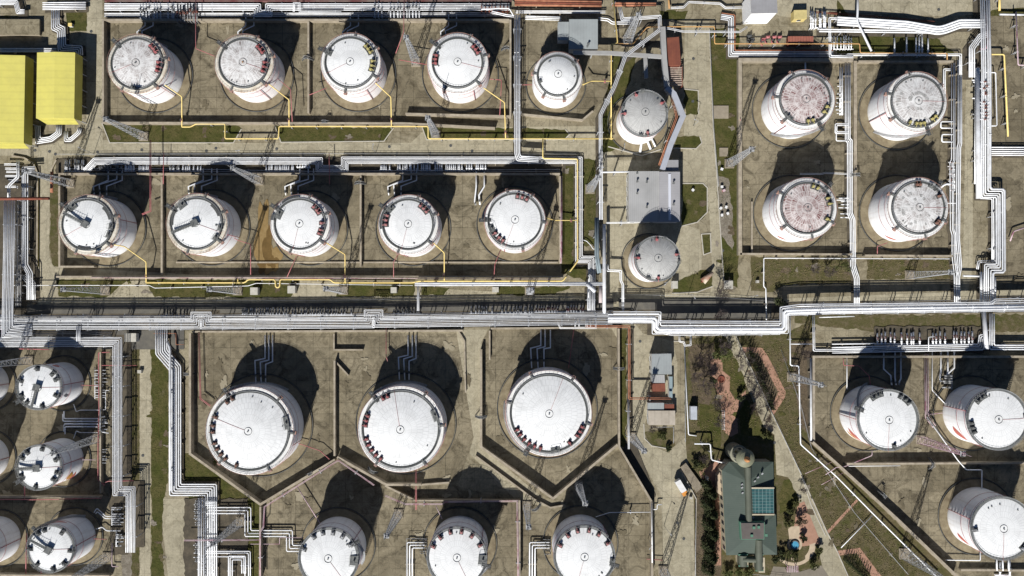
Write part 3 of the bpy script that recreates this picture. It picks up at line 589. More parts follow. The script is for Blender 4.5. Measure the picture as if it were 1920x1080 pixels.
tank('T2', 458.5, 119.5, 56, 12.2, 'second tank of the top row, stained roof with a rusty brown centre vent', 0.81, roofB, ann, sh=shellP, boxes=(48,38,28,0,-12,-24), boxcol=M('red_box', (0.33, 0.11, 0.11), 0.6), vent=M('brown_vent', (0.30,0.15,0.05), .8), stair=140, radial=-18, shellpipe=-60)
tank('T3', 658, 118.5, 57, 12.2, 'tank third from left in the top row with yellow foam boxes on clean white roof', 0.82, roofC, annW, sh=shellP, boxes=(46,36,26,2,-10,-20), boxcol=M('yellow_box', (0.42, 0.37, 0.15), 0.6), stair=155, radial=205, shellpipe=-60, plats=((155,(2.2,2.2)),))
tank('T4', 858.5, 119, 58, 12.2, 'fourth tank of the top row beside tall white pipes, red boxes on both sides', 0.80, roofC, annW, sh=shellP, boxes=(45,35,25,163,173,183), boxcol=MATS['red_box'], stair=140, radial=-13, shellpipe=-60)
tank('T5', 1045.5, 143, 46.5, 10.2, 'small all white domed tank right below the grey corrugated shed roof', 0.80, roofC, annW, stair=None, plats=((35,(1.2,1.2)),(200,(1.5,1.0))), dome=1.6, apr=1.8, ringpipe=white, bands=False)
tank('T6', 1208, 213, 43, 13, 'grey roofed tank with red boxes beside the long grey gallery', 0.985, roofG, annW, boxes=(115,30,182,-82), boxcol=red, plats=((95,(1.0,1.4)),(10,(1.0,1.4)),(165,(1.0,1.4)),(-100,(1.0,1.4))), stair=None, apr=2.6, dome=1.8)
tank('T7', 1232, 485, 41.5, 14.5, 'grey roofed tank with red boxes just south of the grey warehouse', 0.985, roofG, annW, boxes=(92,12,178,-88), boxcol=red, plats=((70,(1.0,1.4)),(-8,(1.0,1.4)),(160,(1.0,1.4)),(-115,(1.0,1.4))), stair=None, apr=2.0, dome=1.8, stripe=((150,230,8.6,8.8,mark),))
tank('R1', 1508, 188, 57.5, 13, 'upper of two tanks whose roofs are heavily patched with purple red rust', 0.81, roofR, annW, boxes=(-20,-35,-72,-85), boxcol=MATS['yellow_box'], stair=-60, radial=None, arcs=((120,165,0.97,1.06),(45,88,0.99,1.08)), shellpipe=-125, plats=((-135,(1.4,3.5)),))
tank('R2', 1717.8, 191.5, 57.5, 13, 'upper right tank with dark patches around its roof vent and yellow boxes', 0.83, roofB, annW, boxes=(-42,-52,-76,-86,-96,-112), boxcol=MATS['yellow_box'], stair=-70, radial=0, shellpipe=-160)
tank('R3', 1511, 390.5, 58, 13, 'lower of two tanks whose roofs are heavily patched with purple red rust', 0.81, roofR, annW, boxes=(75,62,25,10,-30), boxcol=MATS['yellow_box'], stair=45, arcs=((150,175,1.0,1.08),(195,260,1.0,1.07)), stripe=((-128,-108,2.8,4.4,mark),))
tank('R4', 1720, 390, 58, 13, 'lower right grey white tank with brown boxes and a red emblem on its shell', 0.83, roofB, annW, boxes=(95,88,30,-42,-36), boxcol=M('brown_box', (0.22, 0.12, 0.09), 0.7), plats=((60,(1.5,1.5)),), stair=48, radial=0, stripe=((-128,-100,3.2,4.8,mark),))
tank('S1', 166.5, 421.5, 57, 12.2, 'leftmost tank of the second row, walkway to roof centre from upper left', 0.82, roofC, ann, boxes=(), plats=((130,(2.4,3.0)),(-5,(1.6,2.0)),(-25,(1.6,2.4))), arcs=((12,48,0.88,1.0),(-112,-82,0.9,1.0),(95,125,0.98,1.08)), ladder=152, stair=142, radial=207, shellpipe=10)
tank('S2', 370, 419.5, 57.5, 12.2, 'second tank of the second row, walkway to roof centre from lower left', 0.82, roofC, ann, plats=((128,(2.4,3.0)),(-10,(1.6,2.0)),(-35,(1.6,2.4))), arcs=((18,52,0.9,1.0),(150,185,0.92,1.05)), ladder=203, stair=148, radial=-20, shellpipe=-20)
tank('S3', 563.5, 420.5, 56.5, 12.2, 'tank third in the second row beside the brown spill, red boxes along its east rim', 0.82, roofC, annW, boxes=(50,38,30,2,-16,-26), boxcol=M('salmon_box', (0.38, 0.17, 0.165), 0.6), plats=((155,(2.4,3.2)),), arcs=((92,130,1.0,1.16),(160,172,1.02,1.2)), stair=146, radial=255, shellpipe=-100)
tank('S4', 766, 421, 56.5, 12.2, 'fourth tank of the second row, red boxes on its west and northeast rim', 0.82, roofC, annW, boxes=(56,45,34,158,170,182), boxcol=MATS['salmon_box'], plats=((138,(2.0,2.6)),), arcs=((148,190,1.02,1.16),), stair=145, radial=255, shellpipe=-100)
tank('S5', 965.5, 413, 57.5, 12.2, 'tank at the right end of the second row joined by a straight yellow pipe', 0.86, roofC, annW, boxes=(84,72,60,214,228,240), boxcol=MATS['salmon_box'], plats=((200,(2.0,2.6)),), arcs=((205,240,1.0,1.1),), stair=180, radial=250, shellpipe=-110)
tank('B1', 469, 807, 82.5, 11.5, 'leftmost of the three biggest white tanks, brown boxes along its west rim', 0.875, roofC, annW, boxes=(118,128,158,172,182,200,210,220,230,250), boxcol=MATS['brown_box'], plats=((12,(1.8,4.5)),), stair=122, radial=160, lift=0.6, shellpipe=-20, dome=1.6)
tank('B2', 752, 804, 80.5, 11.5, 'middle of the three biggest white tanks, between the two angled bund walls', 0.875, roofC, annW, boxes=(112,120,158,166,174,196,206,216,226,236), boxcol=MATS['red_box'], plats=((22,(1.8,4.0)),), stair=130, radial=100, lift=0.6, shellpipe=-70, dome=1.6)
tank('B3', 1029.2, 774.5, 80.5, 11.5, 'rightmost of the three biggest white tanks, inside the V shaped wall', 0.88, roofC, annW, boxes=(207,216,226,236,246,256,-55,-38,-30,-22), boxcol=MATS['red_box'], plats=((-80,(1.8,3.2)),), stair=240, radial=68, lift=0.6, shellpipe=-85, dome=1.6)
tank('C1', 616.5, 1046, 55, 13.5, 'left tank of the bottom row reached by three pipes from the valve station', 0.97, roofC, boxes=(160,125,103,80,57,32), boxcol=steel, plats=((-5,(3.0,3.4)),), stair=30, radial=-55, shellpipe=35, ringpipe=M('maroon_paint', (0.25, 0.09, 0.12), 0.7), bands=True)
tank('C2', 857, 1044.5, 55, 13.5, 'middle tank of the bottom row, pinkish boxes along its north rim', 0.97, roofC, boxes=(155,130,105,80,55,28), boxcol=MATS['salmon_box'], plats=((-5,(3.0,3.4)),), stair=-15, radial=-65, shellpipe=35, ringpipe=MATS['maroon_paint'])
tank('C3', 1095.5, 1043, 56, 13.5, 'right tank of the bottom row next to the light lattice mast lying in its shade', 0.97, roofC, boxes=(155,128,105,80,57,30), boxcol=MATS['salmon_box'], plats=((-8,(1.8,1.6)),), stair=-15, radial=255, shellpipe=40, ringpipe=MATS['maroon_paint'])
tank('L1', 74.3, 726, 41, 13, 'uppermost of the three full striped tanks at the left edge', 0.985, roofC, boxes=(95,45,25,-25,-78,-128,-155,160), boxcol=seal, ladder=255, stair=215, radial=0, stripe=((-32,-20,8,10.5,M('grey_emblem', (0.2, 0.2, 0.22), 0.6)),(60,75,8,10,mark)), ringpipe=red, shellpipe=5, apr=2.0)
tank('L2', 74.3, 876, 41, 13, 'middle full striped tank at the left edge with an orange and red emblem', 0.985, roofC, boxes=(80,25,-15,-38,-98,-155,150,128), boxcol=seal, ladder=182, stair=215, radial=2, stripe=((-58,-25,4,7,M('orange_emblem', (0.55, 0.28, 0.08), 0.6)),(-75,-30,1.5,4,mark)), ringpipe=red, shellpipe=5, apr=2.0)
tank('L3', 96, 1028.5, 42.7, 13, 'lowest of the three full striped tanks at the left edge near the corner lattice mast', 0.985, roofC, boxes=(108,55,-5,-45,-80,-130,180,128), boxcol=seal, ladder=152, stair=130, radial=0, stripe=((70,110,8.5,9.5,mark),), ringpipe=red, shellpipe=5, apr=2.0)
tank('L4', -73, 727, 41, 13, 'cut off striped tank at the left edge beside the uppermost full one', 0.985, roofC, boxes=(90,-90), boxcol=seal, stair=None, ringpipe=red, shellpipe=0, apr=2.0)
tank('L5', -73, 872, 41, 13, 'cut off striped tank at the left edge beside the middle full one', 0.985, roofC, boxes=(90,-90), boxcol=seal, stair=None, ringpipe=red, shellpipe=0, apr=2.0)
tank('L6', -52, 1032, 42.7, 13, 'cut off striped tank at the bottom of the left edge', 0.985, roofC, boxes=(90,-90), boxcol=seal, stair=None, ringpipe=red, shellpipe=0, apr=2.0)
tank('Q1', 1664.5, 787, 56, 14, 'left of the two lower right tanks whose shells carry red leaf marks', 0.975, roofC, boxes=(125,115,105,62,50,40,-78), boxcol=seal, stair=160, radial=-91, stripe=((-155,-120,4.2,7.6,mark),(-148,-112,2,4.2,M('orange_emblem', (0.55, 0.28, 0.08), 0.6))), ringpipe=red, shellpipe=180)
tank('Q2', 1869, 786, 56, 14, 'right of the two lower right tanks whose shells carry red leaf marks', 0.975, roofC, boxes=(138,128,118,188,198,208), boxcol=seal, stair=8, radial=2, stripe=((-158,-122,4.2,7.6,mark),), ringpipe=red, shellpipe=165)
tank('Q3', 1878.5, 990, 57.5, 13.5, 'lowest right tank with one red leaf mark, alone inside the triangular bund', 0.975, roofC, boxes=(183,-38,-46), boxcol=steel, stair=30, radial=-90, stripe=((-155,-128,3.8,6.8,mark),), ringpipe=red, shellpipe=165)
# ---------------------------------------------------------------- pipes and racks
valve_mesh = {}
def valve_part(par, p, ang=0.0, s=1.0, mat=None):
    """a valve: flanged body with a handwheel as its sub-part; copies share meshes"""
    mat = mat or steel; key = mat.name
    if key not in valve_mesh:
        m = MB(); m.tube([(-0.55,0,0),(-0.45,0,0)], 0.42, 10); m.tube([(-0.45,0,0),(0.45,0,0)], 0.27, 8); m.tube([(0.45,0,0),(0.55,0,0)], 0.42, 10); m.tube([(0,0,0),(0,0,1.0)], 0.14, 6); m.box((0,0,0.45), (0.5,0.5,0.25))
        w_ = MB(); w_.tube([(0.36*math.cos(a*math.pi/6), 0.36*math.sin(a*math.pi/6), 1.0) for a in range(13)], 0.05, 4, False); w_.box((0,0,1.0), (0.7,0.06,0.05)); w_.box((0,0,1.02), (0.06,0.7,0.05))
        out = []
        for mm, mt in ((m, mat), (w_, dark)):
            me = bpy.data.meshes.new('valve'); me.from_pydata([v for v in mm.v], [], mm.f); me.materials.append(mt); out.append(me)
        valve_mesh[key] = out
    a, b = valve_mesh[key]
    o = bpy.data.objects.new('valve', a); COL.objects.link(o); o.parent = par; o.location = Vector(p)-ORG[par.name]; o.rotation_euler = (0,0,ang); o.scale = (s,s,s)
    h_ = bpy.data.objects.new('handwheel', b); COL.objects.link(h_); h_.parent = o
    return o
def bundle(name, label, cat, pts, offs, r, z, mat=None, sup=9.0, group=None, drop=(0,0), beam=None, flange=0, valves=0):
    mat = mat or wpipe
    W = [P(p[0], p[1], p[2] if len(p) > 2 else z) for p in pts]
    t = empty(name, (W[0].x, W[0].y, 0), label, cat, group)
    xy = [(p.x, p.y) for p in W]; rr = r if isinstance(r, (list, tuple)) else [r]*len(offs)
    mats = mat if isinstance(mat, (list, tuple)) else [mat]*len(offs)
    if len(offs) > 1 and not cat == 'duct': pm = min(abs(a-b) for a in offs for b in offs if a is not b and a != b)*(H-z)/F; rr = [min(v*0.85, pm*0.31) if v < .45 else v*.85 for v in rr]
    rnd = random.Random(label)
    for k, of in enumerate(offs):
        o2 = offset(xy, L(of, z)); q = [Vector((a[0], a[1], p.z)) for a, p in zip(o2, W)]
        if drop[0]: q = [Vector((q[0].x, q[0].y, 0.1))]+q
        if drop[1]: q = q+[Vector((q[-1].x, q[-1].y, 0.1))]
        q2 = []                                              # round the bends with a short chamfer
        for i, p in enumerate(q):
            if 0 < i < len(q)-1 and rr[k] > 0.12:
                a = (q[i-1]-p); b = (q[i+1]-p); c_ = min(rr[k]*1.6, a.length*0.4, b.length*0.4)
                q2 += [p+a.normalized()*c_, p+b.normalized()*c_]
            else: q2.append(p)
        m = MB(); m.tube(q2, rr[k], 8 if rr[k] > 0.15 else 6)
        if flange:
            for i in range(len(q)-1):
                d = q[i+1]-q[i]; ln = d.length
                if ln > 6:
                    nn = int(ln/flange)
                    for j in range(1, nn):
                        c0 = q[i]+d*((j+rnd.uniform(-.2,.2))/nn); u = d.normalized(); m.tube([c0-u*0.12, c0+u*0.12], rr[k]*1.35, 8)
        m.build('pipe', mats[k % len(mats)], t)
    if sup:
        lo, hi = L(min(offs), z)-0.5, L(max(offs), z)+0.5
        for i in range(len(W)-1):
            d = W[i+1]-W[i]; ln = Vector((d.x, d.y)).length
            if ln < sup*0.6: continue
            nn = max(1, int(ln/sup)); ang = math.atan2(d.y, d.x); nrm = Vector((-math.sin(ang), math.cos(ang), 0))
            for j in range(nn):
                c0 = W[i]+d*((j+0.5)/nn); m = MB(); rm = max(rr)
                c1 = c0+nrm*(lo+hi)/2
                if c0.z > 1.9:
                    m.box(Vector((c1.x, c1.y, c0.z-rm-0.17)), (0.3, hi-lo+0.3, 0.3), ang)
                    for e in (lo+0.1, hi-0.1):
                        p = c0+nrm*e; m.tube([(p.x, p.y, 0), (p.x, p.y, c0.z-rm-0.1)], 0.16, 6)
                    if j % 2: 
                        p = c0+nrm*lo; m.tube([(p.x, p.y, c0.z+0.9), (p.x, p.y, c0.z-0.5)], 0.06, 4)
                    m.build('support_frame', steel, t)
                else:
                    m.box(Vector((c1.x, c1.y, (c0.z-rm)/2)), (0.4, hi-lo+0.2, max(0.1, c0.z-rm)), ang); m.build('pipe_support', conc, t)
    if valves:
        q = [W[0]]; i = rnd.randrange(len(W)-1)
        for j in range(valves):
            i = max(range(len(W)-1), key=lambda k: (W[k+1]-W[k]).length); d = W[i+1]-W[i]; of = rnd.choice(offs); ang = math.atan2(d.y, d.x); nrm = Vector((-math.sin(ang), math.cos(ang), 0))
            valve_part(t, W[i]+d*rnd.uniform(0.05, 0.95)+nrm*L(of, z), ang)
    return t
def ng2(c): return (c.x, c.y)
RK, PL = 'pipe rack', 'pipeline'
def rack(label, *a, **k):
    pts, offs, z = a[0], a[1], a[3]; xy = [ng2(P(p[0], p[1], z)) for p in pts]; lo, hi = L(min(offs), z)-.7, L(max(offs), z)+.7
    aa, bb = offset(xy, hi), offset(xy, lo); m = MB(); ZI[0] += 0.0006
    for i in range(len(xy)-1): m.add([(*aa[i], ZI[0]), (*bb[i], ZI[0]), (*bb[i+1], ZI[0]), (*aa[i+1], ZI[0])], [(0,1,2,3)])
    m.build('gravel', MATS['gap_shade_floor'], kind='structure')  # dark bed under each rack paints shade into the gaps between pipes
    return bundle('pipe_rack', label, RK, *a, group='racks of parallel pipes', **k)
def line(label, *a, **k): return bundle('pipeline', label, PL, *a, group='single and paired pipelines', **k)

# the main rack across the picture, two tiers
rack('longest rack, white pipes crossing the whole left half with two square loops', [(-40,608),(368,607),(368,595),(386,595),(386,607),(693,605),(693,591),(708,591),(708,604),(1148,598)],
     [-9.5,-7,-4.5,-1,2,5,8,10], [.2,.2,.3,.42,.25,.35,.2,.16], 6.0, [wpipe,wpipe,wpipe,wpipe,spipe,wpipe,spipe,wpipe], sup=11, flange=14)
rack('lower tier of thin pipes tucked under the north edge of the longest rack', [(-40,598),(350,597),(720,594),(1150,588)], [-6,-3,0,3,5.5], [.2,.25,.2,.3,.16], 4.4, [spipe,wpipe,dpipe,wpipe,spipe], sup=14)
rack('middle stretch of the main rack with a step down, south of the grey tanks', [(1140,597),(1231,597),(1231,618),(1470,617),(1470,583),(1560,580),(1960,574)], [-8,-4,0.5,4,7.5], [.18,.6,.6,.2,.28], 6.2, [wpipe,wpipe,wpipe,spipe,wpipe], sup=9, flange=12)
rack('upper thin pipes of the main rack bending round its step', [(1150,586),(1238,586),(1238,603),(1464,604),(1464,577),(1500,572),(1858,568),(1866,562),(1960,560)], [-2,1.5], [.16,.2], 6.6, [wpipe,spipe], sup=16)
rack('pipes running low under the north edge of the main rack by the bare tree', [(1245,606),(1240,606),(1446,606)], [-3,0,3], .18, 3.6, [spipe,dpipe,spipe], sup=9)
line('thin white pipe along the south side of the stepped main rack', [(1236,625),(1262,629),(1462,627),(1462,620)], [0,3], [.14,.1], 4.5, wpipe, sup=10)
line('white pipe frame hanging below the main rack left of the rusty duct', [(1044,603),(1050,616),(1118,616),(1118,590)], [0,1.8], .15, 5.2, wpipe, sup=None)
# left standing racks
rack('broad silver rack standing at the left edge down to the corner of the longest rack', [(18,372),(17,470),(15,560),(14,622),(60,618)], [-10,-7.5,-5,-2,1,4,7,9.5], [.3,.2,.2,.25,.3,.25,.2,.2], 6.4, [wpipe,wpipe,spipe,wpipe,spipe,wpipe,spipe,wpipe], sup=10)
rack('dull low pipes in the shade beside the broad silver rack at the left', [(34,372),(34,575)], [-4,-1,2,5], [.3,.2,.25,.3], 2.2, [dpipe,steel,dpipe,dpipe], sup=9, valves=14)
rack('white pipes that turn south from the corner by the yellow kerb', [(66,319),(49,320),(49,496),(58,512),(58,562)], [-7,-4,-1,3], [.3,.25,.3,.35], 3.0, [spipe,wpipe,spipe,wpipe], sup=9)
line('two white pipes zigzagging toward the left rack from the north', [(34,300),(34,332),(17,348),(17,374)], [-2,1.5], .32, 4.6, wpipe, sup=None)
for k, y in enumerate((308,316,322,330,338,350)): line(('topmost','second','third','fourth','fifth','lowest')[k]+' short white pipe entering the left rack from the picture edge', [(8+k*2-8*(k>4),y),(32,y),(34,y+2)] if k != 3 else [(10,y),(44,y)], [-1.2,1.2], .22, 1.8, wpipe, sup=None)
for k in range(10): pass
line('rusty duct crossing above the left standing racks', [(-30,373),(92,372)], [0], .55, 7.5, rust, sup=14)
line('rusty upright duct end beside the first wall of the second row', [(97,322),(97,361)], [0], .5, 3.0, rustl, sup=5)
rack('short stubs at the bottom of the left racks fanning west', [(50,512),(66,530),(66,562)], [-12,-9,-6,-3,0], .16, 1.2, wpipe, sup=6)
# second row manifold rack
rack('long white rack north of the second row with a square dip in the middle', [(160,322),(178,302),(248,301),(599,301),(599,316),(646,316),(646,300),(1086,300),(1086,486),(1110,486),(1110,582)],
     [-6.5,-4.2,-1.8,0.8,3.2,5.8], [.22,.22,.28,.28,.22,.26], 1.5, [wpipe,wpipe,wpipe,spipe,wpipe,wpipe], sup=12)
rack('thin dull pipes running just below the long rack of the second row', [(120,318),(330,318),(600,323),(1050,319)], [-2,1.5], .12, 0.8, [spipe,wpipe], sup=16)
def manifold(label, x0, x1, y0, y1, n, mat=wpipe, z=1.1, vm=steel, wheel=True, hor=False, r=0.2, col=None):
    a = P(x0, y0, 0); t = empty('valve_manifold', (a.x, a.y, 0), label, 'valve manifold', 'rows of valves and stub pipes')
    rnd = random.Random(label)
    for k in range(n):
        f = (k+0.5+rnd.uniform(-.3,.3))/n
        if rnd.random() < .12: continue
        sh_ = rnd.uniform(0, .4)
        if hor: p, q = P(x0+(x1-x0)*sh_, y0+(y1-y0)*f, z), P(x1, y0+(y1-y0)*f, z)
        else: p, q = P(x0+(x1-x0)*f, y0+(y1-y0)*sh_*.5, z), P(x0+(x1-x0)*f, y1, z)
        m = MB(); e = q+(q-p).normalized()*0.1; m.tube([p, q, (q.x, q.y, 0.1)], r, 7); 
        c = p.lerp(q, 0.75); u = (q-p).normalized(); m.tube([c-u*0.1, c+u*0.1], r*1.6, 8); m.build('stub_pipe', mat, t)
        if wheel: valve_part(t, p.lerp(q, rnd.uniform(0.3, 0.55)), 0 if hor else math.pi/2, min(1.0, r*4.2), vm)
    m = MB(); 
    if hor: m.tube([P(x1, y0, 0.6), P(x1, y1, 0.6)], r*1.1, 8)
    else: m.tube([P(x0, y1, 0.6), P(x1, y1, 0.6)], r*1.1, 8)
    m.build('header_pipe', mat, t); return t
manifold('valve row at the west end of the long second row rack', 120, 160, 298, 322, 9, vm=dpipe)
manifold('vertical stub group right of the rack bend near the first second row tank', 184, 230, 306, 320, 9, mat=dpipe)
manifold('white stub group above the first tank of the second row, left part', 233, 252, 309, 321, 6, wheel=False, r=.26)
manifold('white stub group above the first tank of the second row, right part', 260, 282, 309, 321, 7, wheel=False, r=.26)
manifold('stub group above the gap between first and second tanks of the second row', 318, 338, 309, 321, 6)
manifold('stub group directly above the second tank of the second row', 342, 378, 309, 321, 9, wheel=False, r=.26)
manifold('dense curved white stubs left of the square dip in the rack', 498, 552, 308, 321, 14, wheel=False, r=.26)
manifold('short stubs touching the left side of the square dip', 556, 582, 306, 314, 6, wheel=False, r=.26)
manifold('red tinted stubs at the right of the square dip', 712, 735, 308, 320, 7, vm=red, wheel=False, r=.26)
manifold('stubs above the fourth tank of the second row, left group', 744, 778, 306, 320, 8, wheel=False, r=.26)
manifold('stubs above the fourth tank of the second row, right group', 780, 830, 306, 320, 12, wheel=False, r=.26)
manifold('stubs right of the fourth tank of the second row', 834, 872, 306, 320, 10, wheel=False, r=.26)
manifold('last stubs at the east end beside the dark bridge', 874, 912, 306, 318, 9, wheel=False, r=.26)
manifold('dark valves in the shade north of the longest rack, middle left', 452, 540, 576, 590, 18, mat=spipe, z=1.6)
manifold('dark valves in the shade north of the longest rack, between the loops', 548, 660, 578, 590, 22, mat=spipe, z=1.6)
manifold('dark valves in the shade north of the longest rack, right of the second loop', 735, 790, 578, 588, 10, mat=dpipe, z=1.6)
manifold('white and dark valves under the rack near the road crossing', 880, 1000, 572, 588, 24, mat=spipe, z=1.6)
manifold('valves with red parts just left of the pipe bend above the main rack', 1002, 1095, 572, 586, 18, mat=spipe, z=1.6, vm=red)
manifold('dark valves below the main rack opposite the first square loop', 300, 352, 586, 600, 10, mat=dpipe, z=1.6, vm=dpipe)
manifold('left bank of bulky white valves above the two lower right tanks', 1640, 1726, 620, 645, 11, z=1.3, r=.3, vm=rust)
manifold('right bank of bulky white valves above the two lower right tanks', 1745, 1828, 620, 645, 11, z=1.3, r=.3, vm=rust)
manifold('valve stubs west of the standing rack, upper', 203, 178, 648+40, 748, 12, hor=True, mat=spipe, r=.14)
manifold('valve stubs west of the standing rack, middle beside the four bent pipes', 203, 186, 780, 812, 8, hor=True, mat=wpipe, r=.2)
manifold('valve stubs west of the standing rack, lower', 203, 190, 840, 870, 7, hor=True, mat=spipe, r=.14)
manifold('valve stubs by the lowest striped tank, north group', 234, 210, 950, 985, 9, hor=True, mat=spipe, r=.18)
manifold('valve stubs by the lowest striped tank, south group', 234, 218, 995, 1025, 7, hor=True, mat=wpipe, r=.16)
manifold('ladder of short valves at the valve station, upper west column', 362, 374, 936, 985, 12, hor=True, r=.16, z=1.0)
manifold('ladder of short valves at the valve station, middle west column', 362, 374, 1012, 1055, 11, hor=True, r=.16, z=1.0)
manifold('ladder of short valves at the valve station, upper east column', 378, 400, 936, 976, 9, hor=True, r=.2, z=1.0)
manifold('ladder of short valves at the valve station, middle east column', 378, 400, 990, 1030, 9, hor=True, r=.2, z=1.0)
manifold('ladder of short valves at the valve station, lowest', 378, 400, 1040, 1085, 9, hor=True, r=.2, z=1.0)
manifold('tangle of valves behind the first tank of the top row', 260, 330, 2, 34, 13, mat=spipe, r=.22, z=2.2, vm=dpipe)
manifold('tangle of valves above the gap of the first and second top row tanks', 332, 372, 4, 40, 9, mat=dpipe, r=.25, z=2.4, vm=rust)
manifold('dark valves above the third tank of the top row', 700, 790, 2, 32, 15, mat=spipe, r=.2, z=2.2, vm=dpipe)
manifold('rusty valves at the top end of the tall standing pipes', 900, 955, 4, 22, 8, mat=rust, r=.2, z=2.2, vm=rust)
manifold('white fittings near the yellow hut at the top right', 1518, 1550, 20, 52, 8, mat=wpipe, r=.25, z=2.0, vm=wpipe)
manifold('white fittings left of the square pipe frame at the top right', 1556, 1600, 66, 92, 8, mat=wpipe, r=.2, z=1.4)
manifold('fan of white stubs under the top right rack', 1674, 1742, 66, 102, 9, mat=wpipe, r=.28, z=1.6, wheel=False)
manifold('valves hanging west of the far right rack', 1822, 1850, 128, 200, 12, hor=True, mat=wpipe, r=.24, z=2.4, vm=steel)
manifold('valves on the far right rack beside the yellow frame', 1834, 1858, 150, 226, 12, hor=True, mat=spipe, r=.22, z=3.6, vm=rust)
manifold('small fittings between the lower rusty tank and the pipe corridor', 1572, 1592, 370, 410, 7, hor=True, mat=wpipe, r=.18)
manifold('small fittings between the upper rusty tank and the pipe corridor', 1566, 1580, 160, 215, 8, hor=True, mat=wpipe, r=.15, vm=dpipe)
manifold('brown fittings between the lower grey white tank and its corridor', 1776, 1790, 300, 360, 8, hor=True, mat=wpipe, r=.15, vm=rust)
manifold('fittings under the grey duct junction at the middle', 1076, 1112, 600, 612, 6, mat=wpipe, r=.16)
manifold('row of valves at the far bottom right inlet pipes', 1865, 1895, 1050, 1078, 4, mat=wpipe, r=.3)
manifold('dark fittings west of the left bottom row tank', 555, 566, 1015, 1040, 5, hor=True, mat=dpipe, r=.14, vm=dark)
manifold('dark fittings west of the middle bottom row tank', 785, 800, 1010, 1040, 6, hor=True, mat=dpipe, r=.14, vm=dark)
manifold('dark fittings west of the right bottom row tank', 1015, 1032, 1008, 1040, 6, hor=True, mat=dpipe, r=.14, vm=dark)
manifold('dark fittings on the slope above the right lower tank', 1764, 1784, 702, 730, 6, hor=True, mat=steel, r=.3, vm=dark)

# lower left
rack('flat rack of pipes turning south at the lower left then stepping right', [(-40,642),(220,641),(220,921),(245,921),(244,1036)], [-8,-5,-2.5,0,3,6,8.5], [.3,.25,.2,.3,.4,.25,.2], 5.5, [wpipe,wpipe,spipe,wpipe,wpipe,spipe,spipe], sup=10, flange=12)
rack('dull pipes in deep shade between the two lower left racks', [(-40,628),(210,626)], [-4,-1,2,5], .22, 2.4, [dpipe,dpipe,steel,dpipe], sup=12)
line('short link joining the two lower left racks', [(147,612),(147,640)], [-3,0,3], .28, 6.6, spipe, sup=None)
for k, (x0, x1, y) in enumerate(((112,184,785),(118,184,790),(112,184,795),(122,184,800))):
    line(('top','second','third','lowest')[k]+' of four bent pipes between the two upper striped tanks', [(x0+(0 if k % 2 else 8),y-14 if k < 2 else y+14),(x0+(0 if k % 2 else 8),y),(x1,y)], [0], .25, .9, wpipe, sup=8)
line('thin elbow pipe south of the uppermost striped tank', [(138,758),(143,772),(150,769),(180,769),(198,768),(198,732),(206,732)], [0], .14, .9, wpipe, sup=None)
line('thin elbow pipe north of the middle striped tank', [(138,822),(143,808),(150,811),(190,811)], [0], .14, .9, wpipe, sup=None)
line('bent white pipes from the lowest striped tank to its valves', [(178,962),(182,956),(198,970),(214,970)], [-2,2], .22, 1.2, wpipe, sup=None)
line('lower white pipe from the lowest striped tank to its valves', [(180,992),(192,988),(200,995),(226,995)], [0], .2, 1.2, wpipe, sup=None)
line('pink pipe loop west of the standing rack', [(206,660),(185,661),(185,700),(186,770),(184,835),(184,900),(196,910)], [0], .2, 1.4, red, sup=8)
line('white line beside the pink loop west of the standing rack', [(188,764),(188,804),(191,810),(204,812)], [0], .16, 1.8, wpipe, sup=None)
line('red pipe crossing under the standing rack at the step', [(192,908),(202,902),(250,901)], [0], .2, 1.0, red, sup=None)
line('red line over the wall between striped tanks', [(-30,936),(60,937),(115,936),(190,934)], [0], .14, 2.8, red, sup=None)
line('red upright line below the middle striped tank', [(46,912),(46,935)], [0], .22, 2.0, red, sup=None)
line('red upright line left of the lowest striped tank', [(50,1000),(48,1090)], [0], .18, 1.0, red, sup=None)
line('red upright stub below the lowest striped tank', [(77,1062),(77,1090)], [0], .22, 1.0, red, sup=None)
line('red short line from the uppermost striped tank to the loop', [(150,722),(184,723)], [0], .12, 2.0, red, sup=None)
line('red short line from the middle striped tank to the loop', [(150,862),(180,862)], [0], .12, 2.0, pink, sup=None)
line('red short line from the lowest striped tank', [(172,1010),(200,1011)], [0], .12, 2.0, red, sup=None)
line('red rail along the south side of the flat lower left rack', [(36,654),(92,655)], [0], .2, 2.0, red, sup=None)
line('red thin line crossing the standing rack toward the gravel', [(190,685),(256,685)], [0], .14, 1.5, red, sup=None)
line('maroon pipe down the edge of the lower left bund', [(210,1018),(210,1062),(222,1062)], [0], .16, 1.0, pink, sup=None)
rack('five white pipes running south beside the grass, then stepping right to the valve station', [(303,612),(303,660),(329,690),(329,918),(396,918),(396,1095)], [-10.5,-6.2,-2.2,1.8,6,10], [.3,.34,.34,.3,.34,.28], 1.6, wpipe, sup=9, flange=16)
rack('standing pipes at the west side of the valve station', [(376,934),(376,1095)], [-4,-1,2,6], [.2,.24,.2,.2], 2.4, [wpipe,spipe,wpipe,spipe], sup=8)
line('silver pipe crossing high over the five pipe bend', [(314,640),(319,655),(319,700),(319,920)], [0], .45, 3.2, spipe, sup=12)
line('thin white hanging frame right of the first link', [(288,625),(330,625),(330,646),(345,646)], [0], .1, 1.5, rustl, sup=None)
line('three white pipes from the valve station to the left bottom row tank', [(385,957),(465,957),(465,1000),(543,1000),(543,1028),(566,1028)], [-5.5,0,5.5], .26, 1.4, wpipe, sup=9)
line('thin pipe hung below the three white pipes of the bottom row', [(470,1020),(524,1020),(524,1008),(566,1008)], [0], .1, 1.6, pink, sup=None)
line('two white pipes boxing the lower valve station', [(385,1037),(466,1037),(466,1095)], [-6.5,0,3.5], [.22,.24,.24], 1.4, wpipe, sup=9)
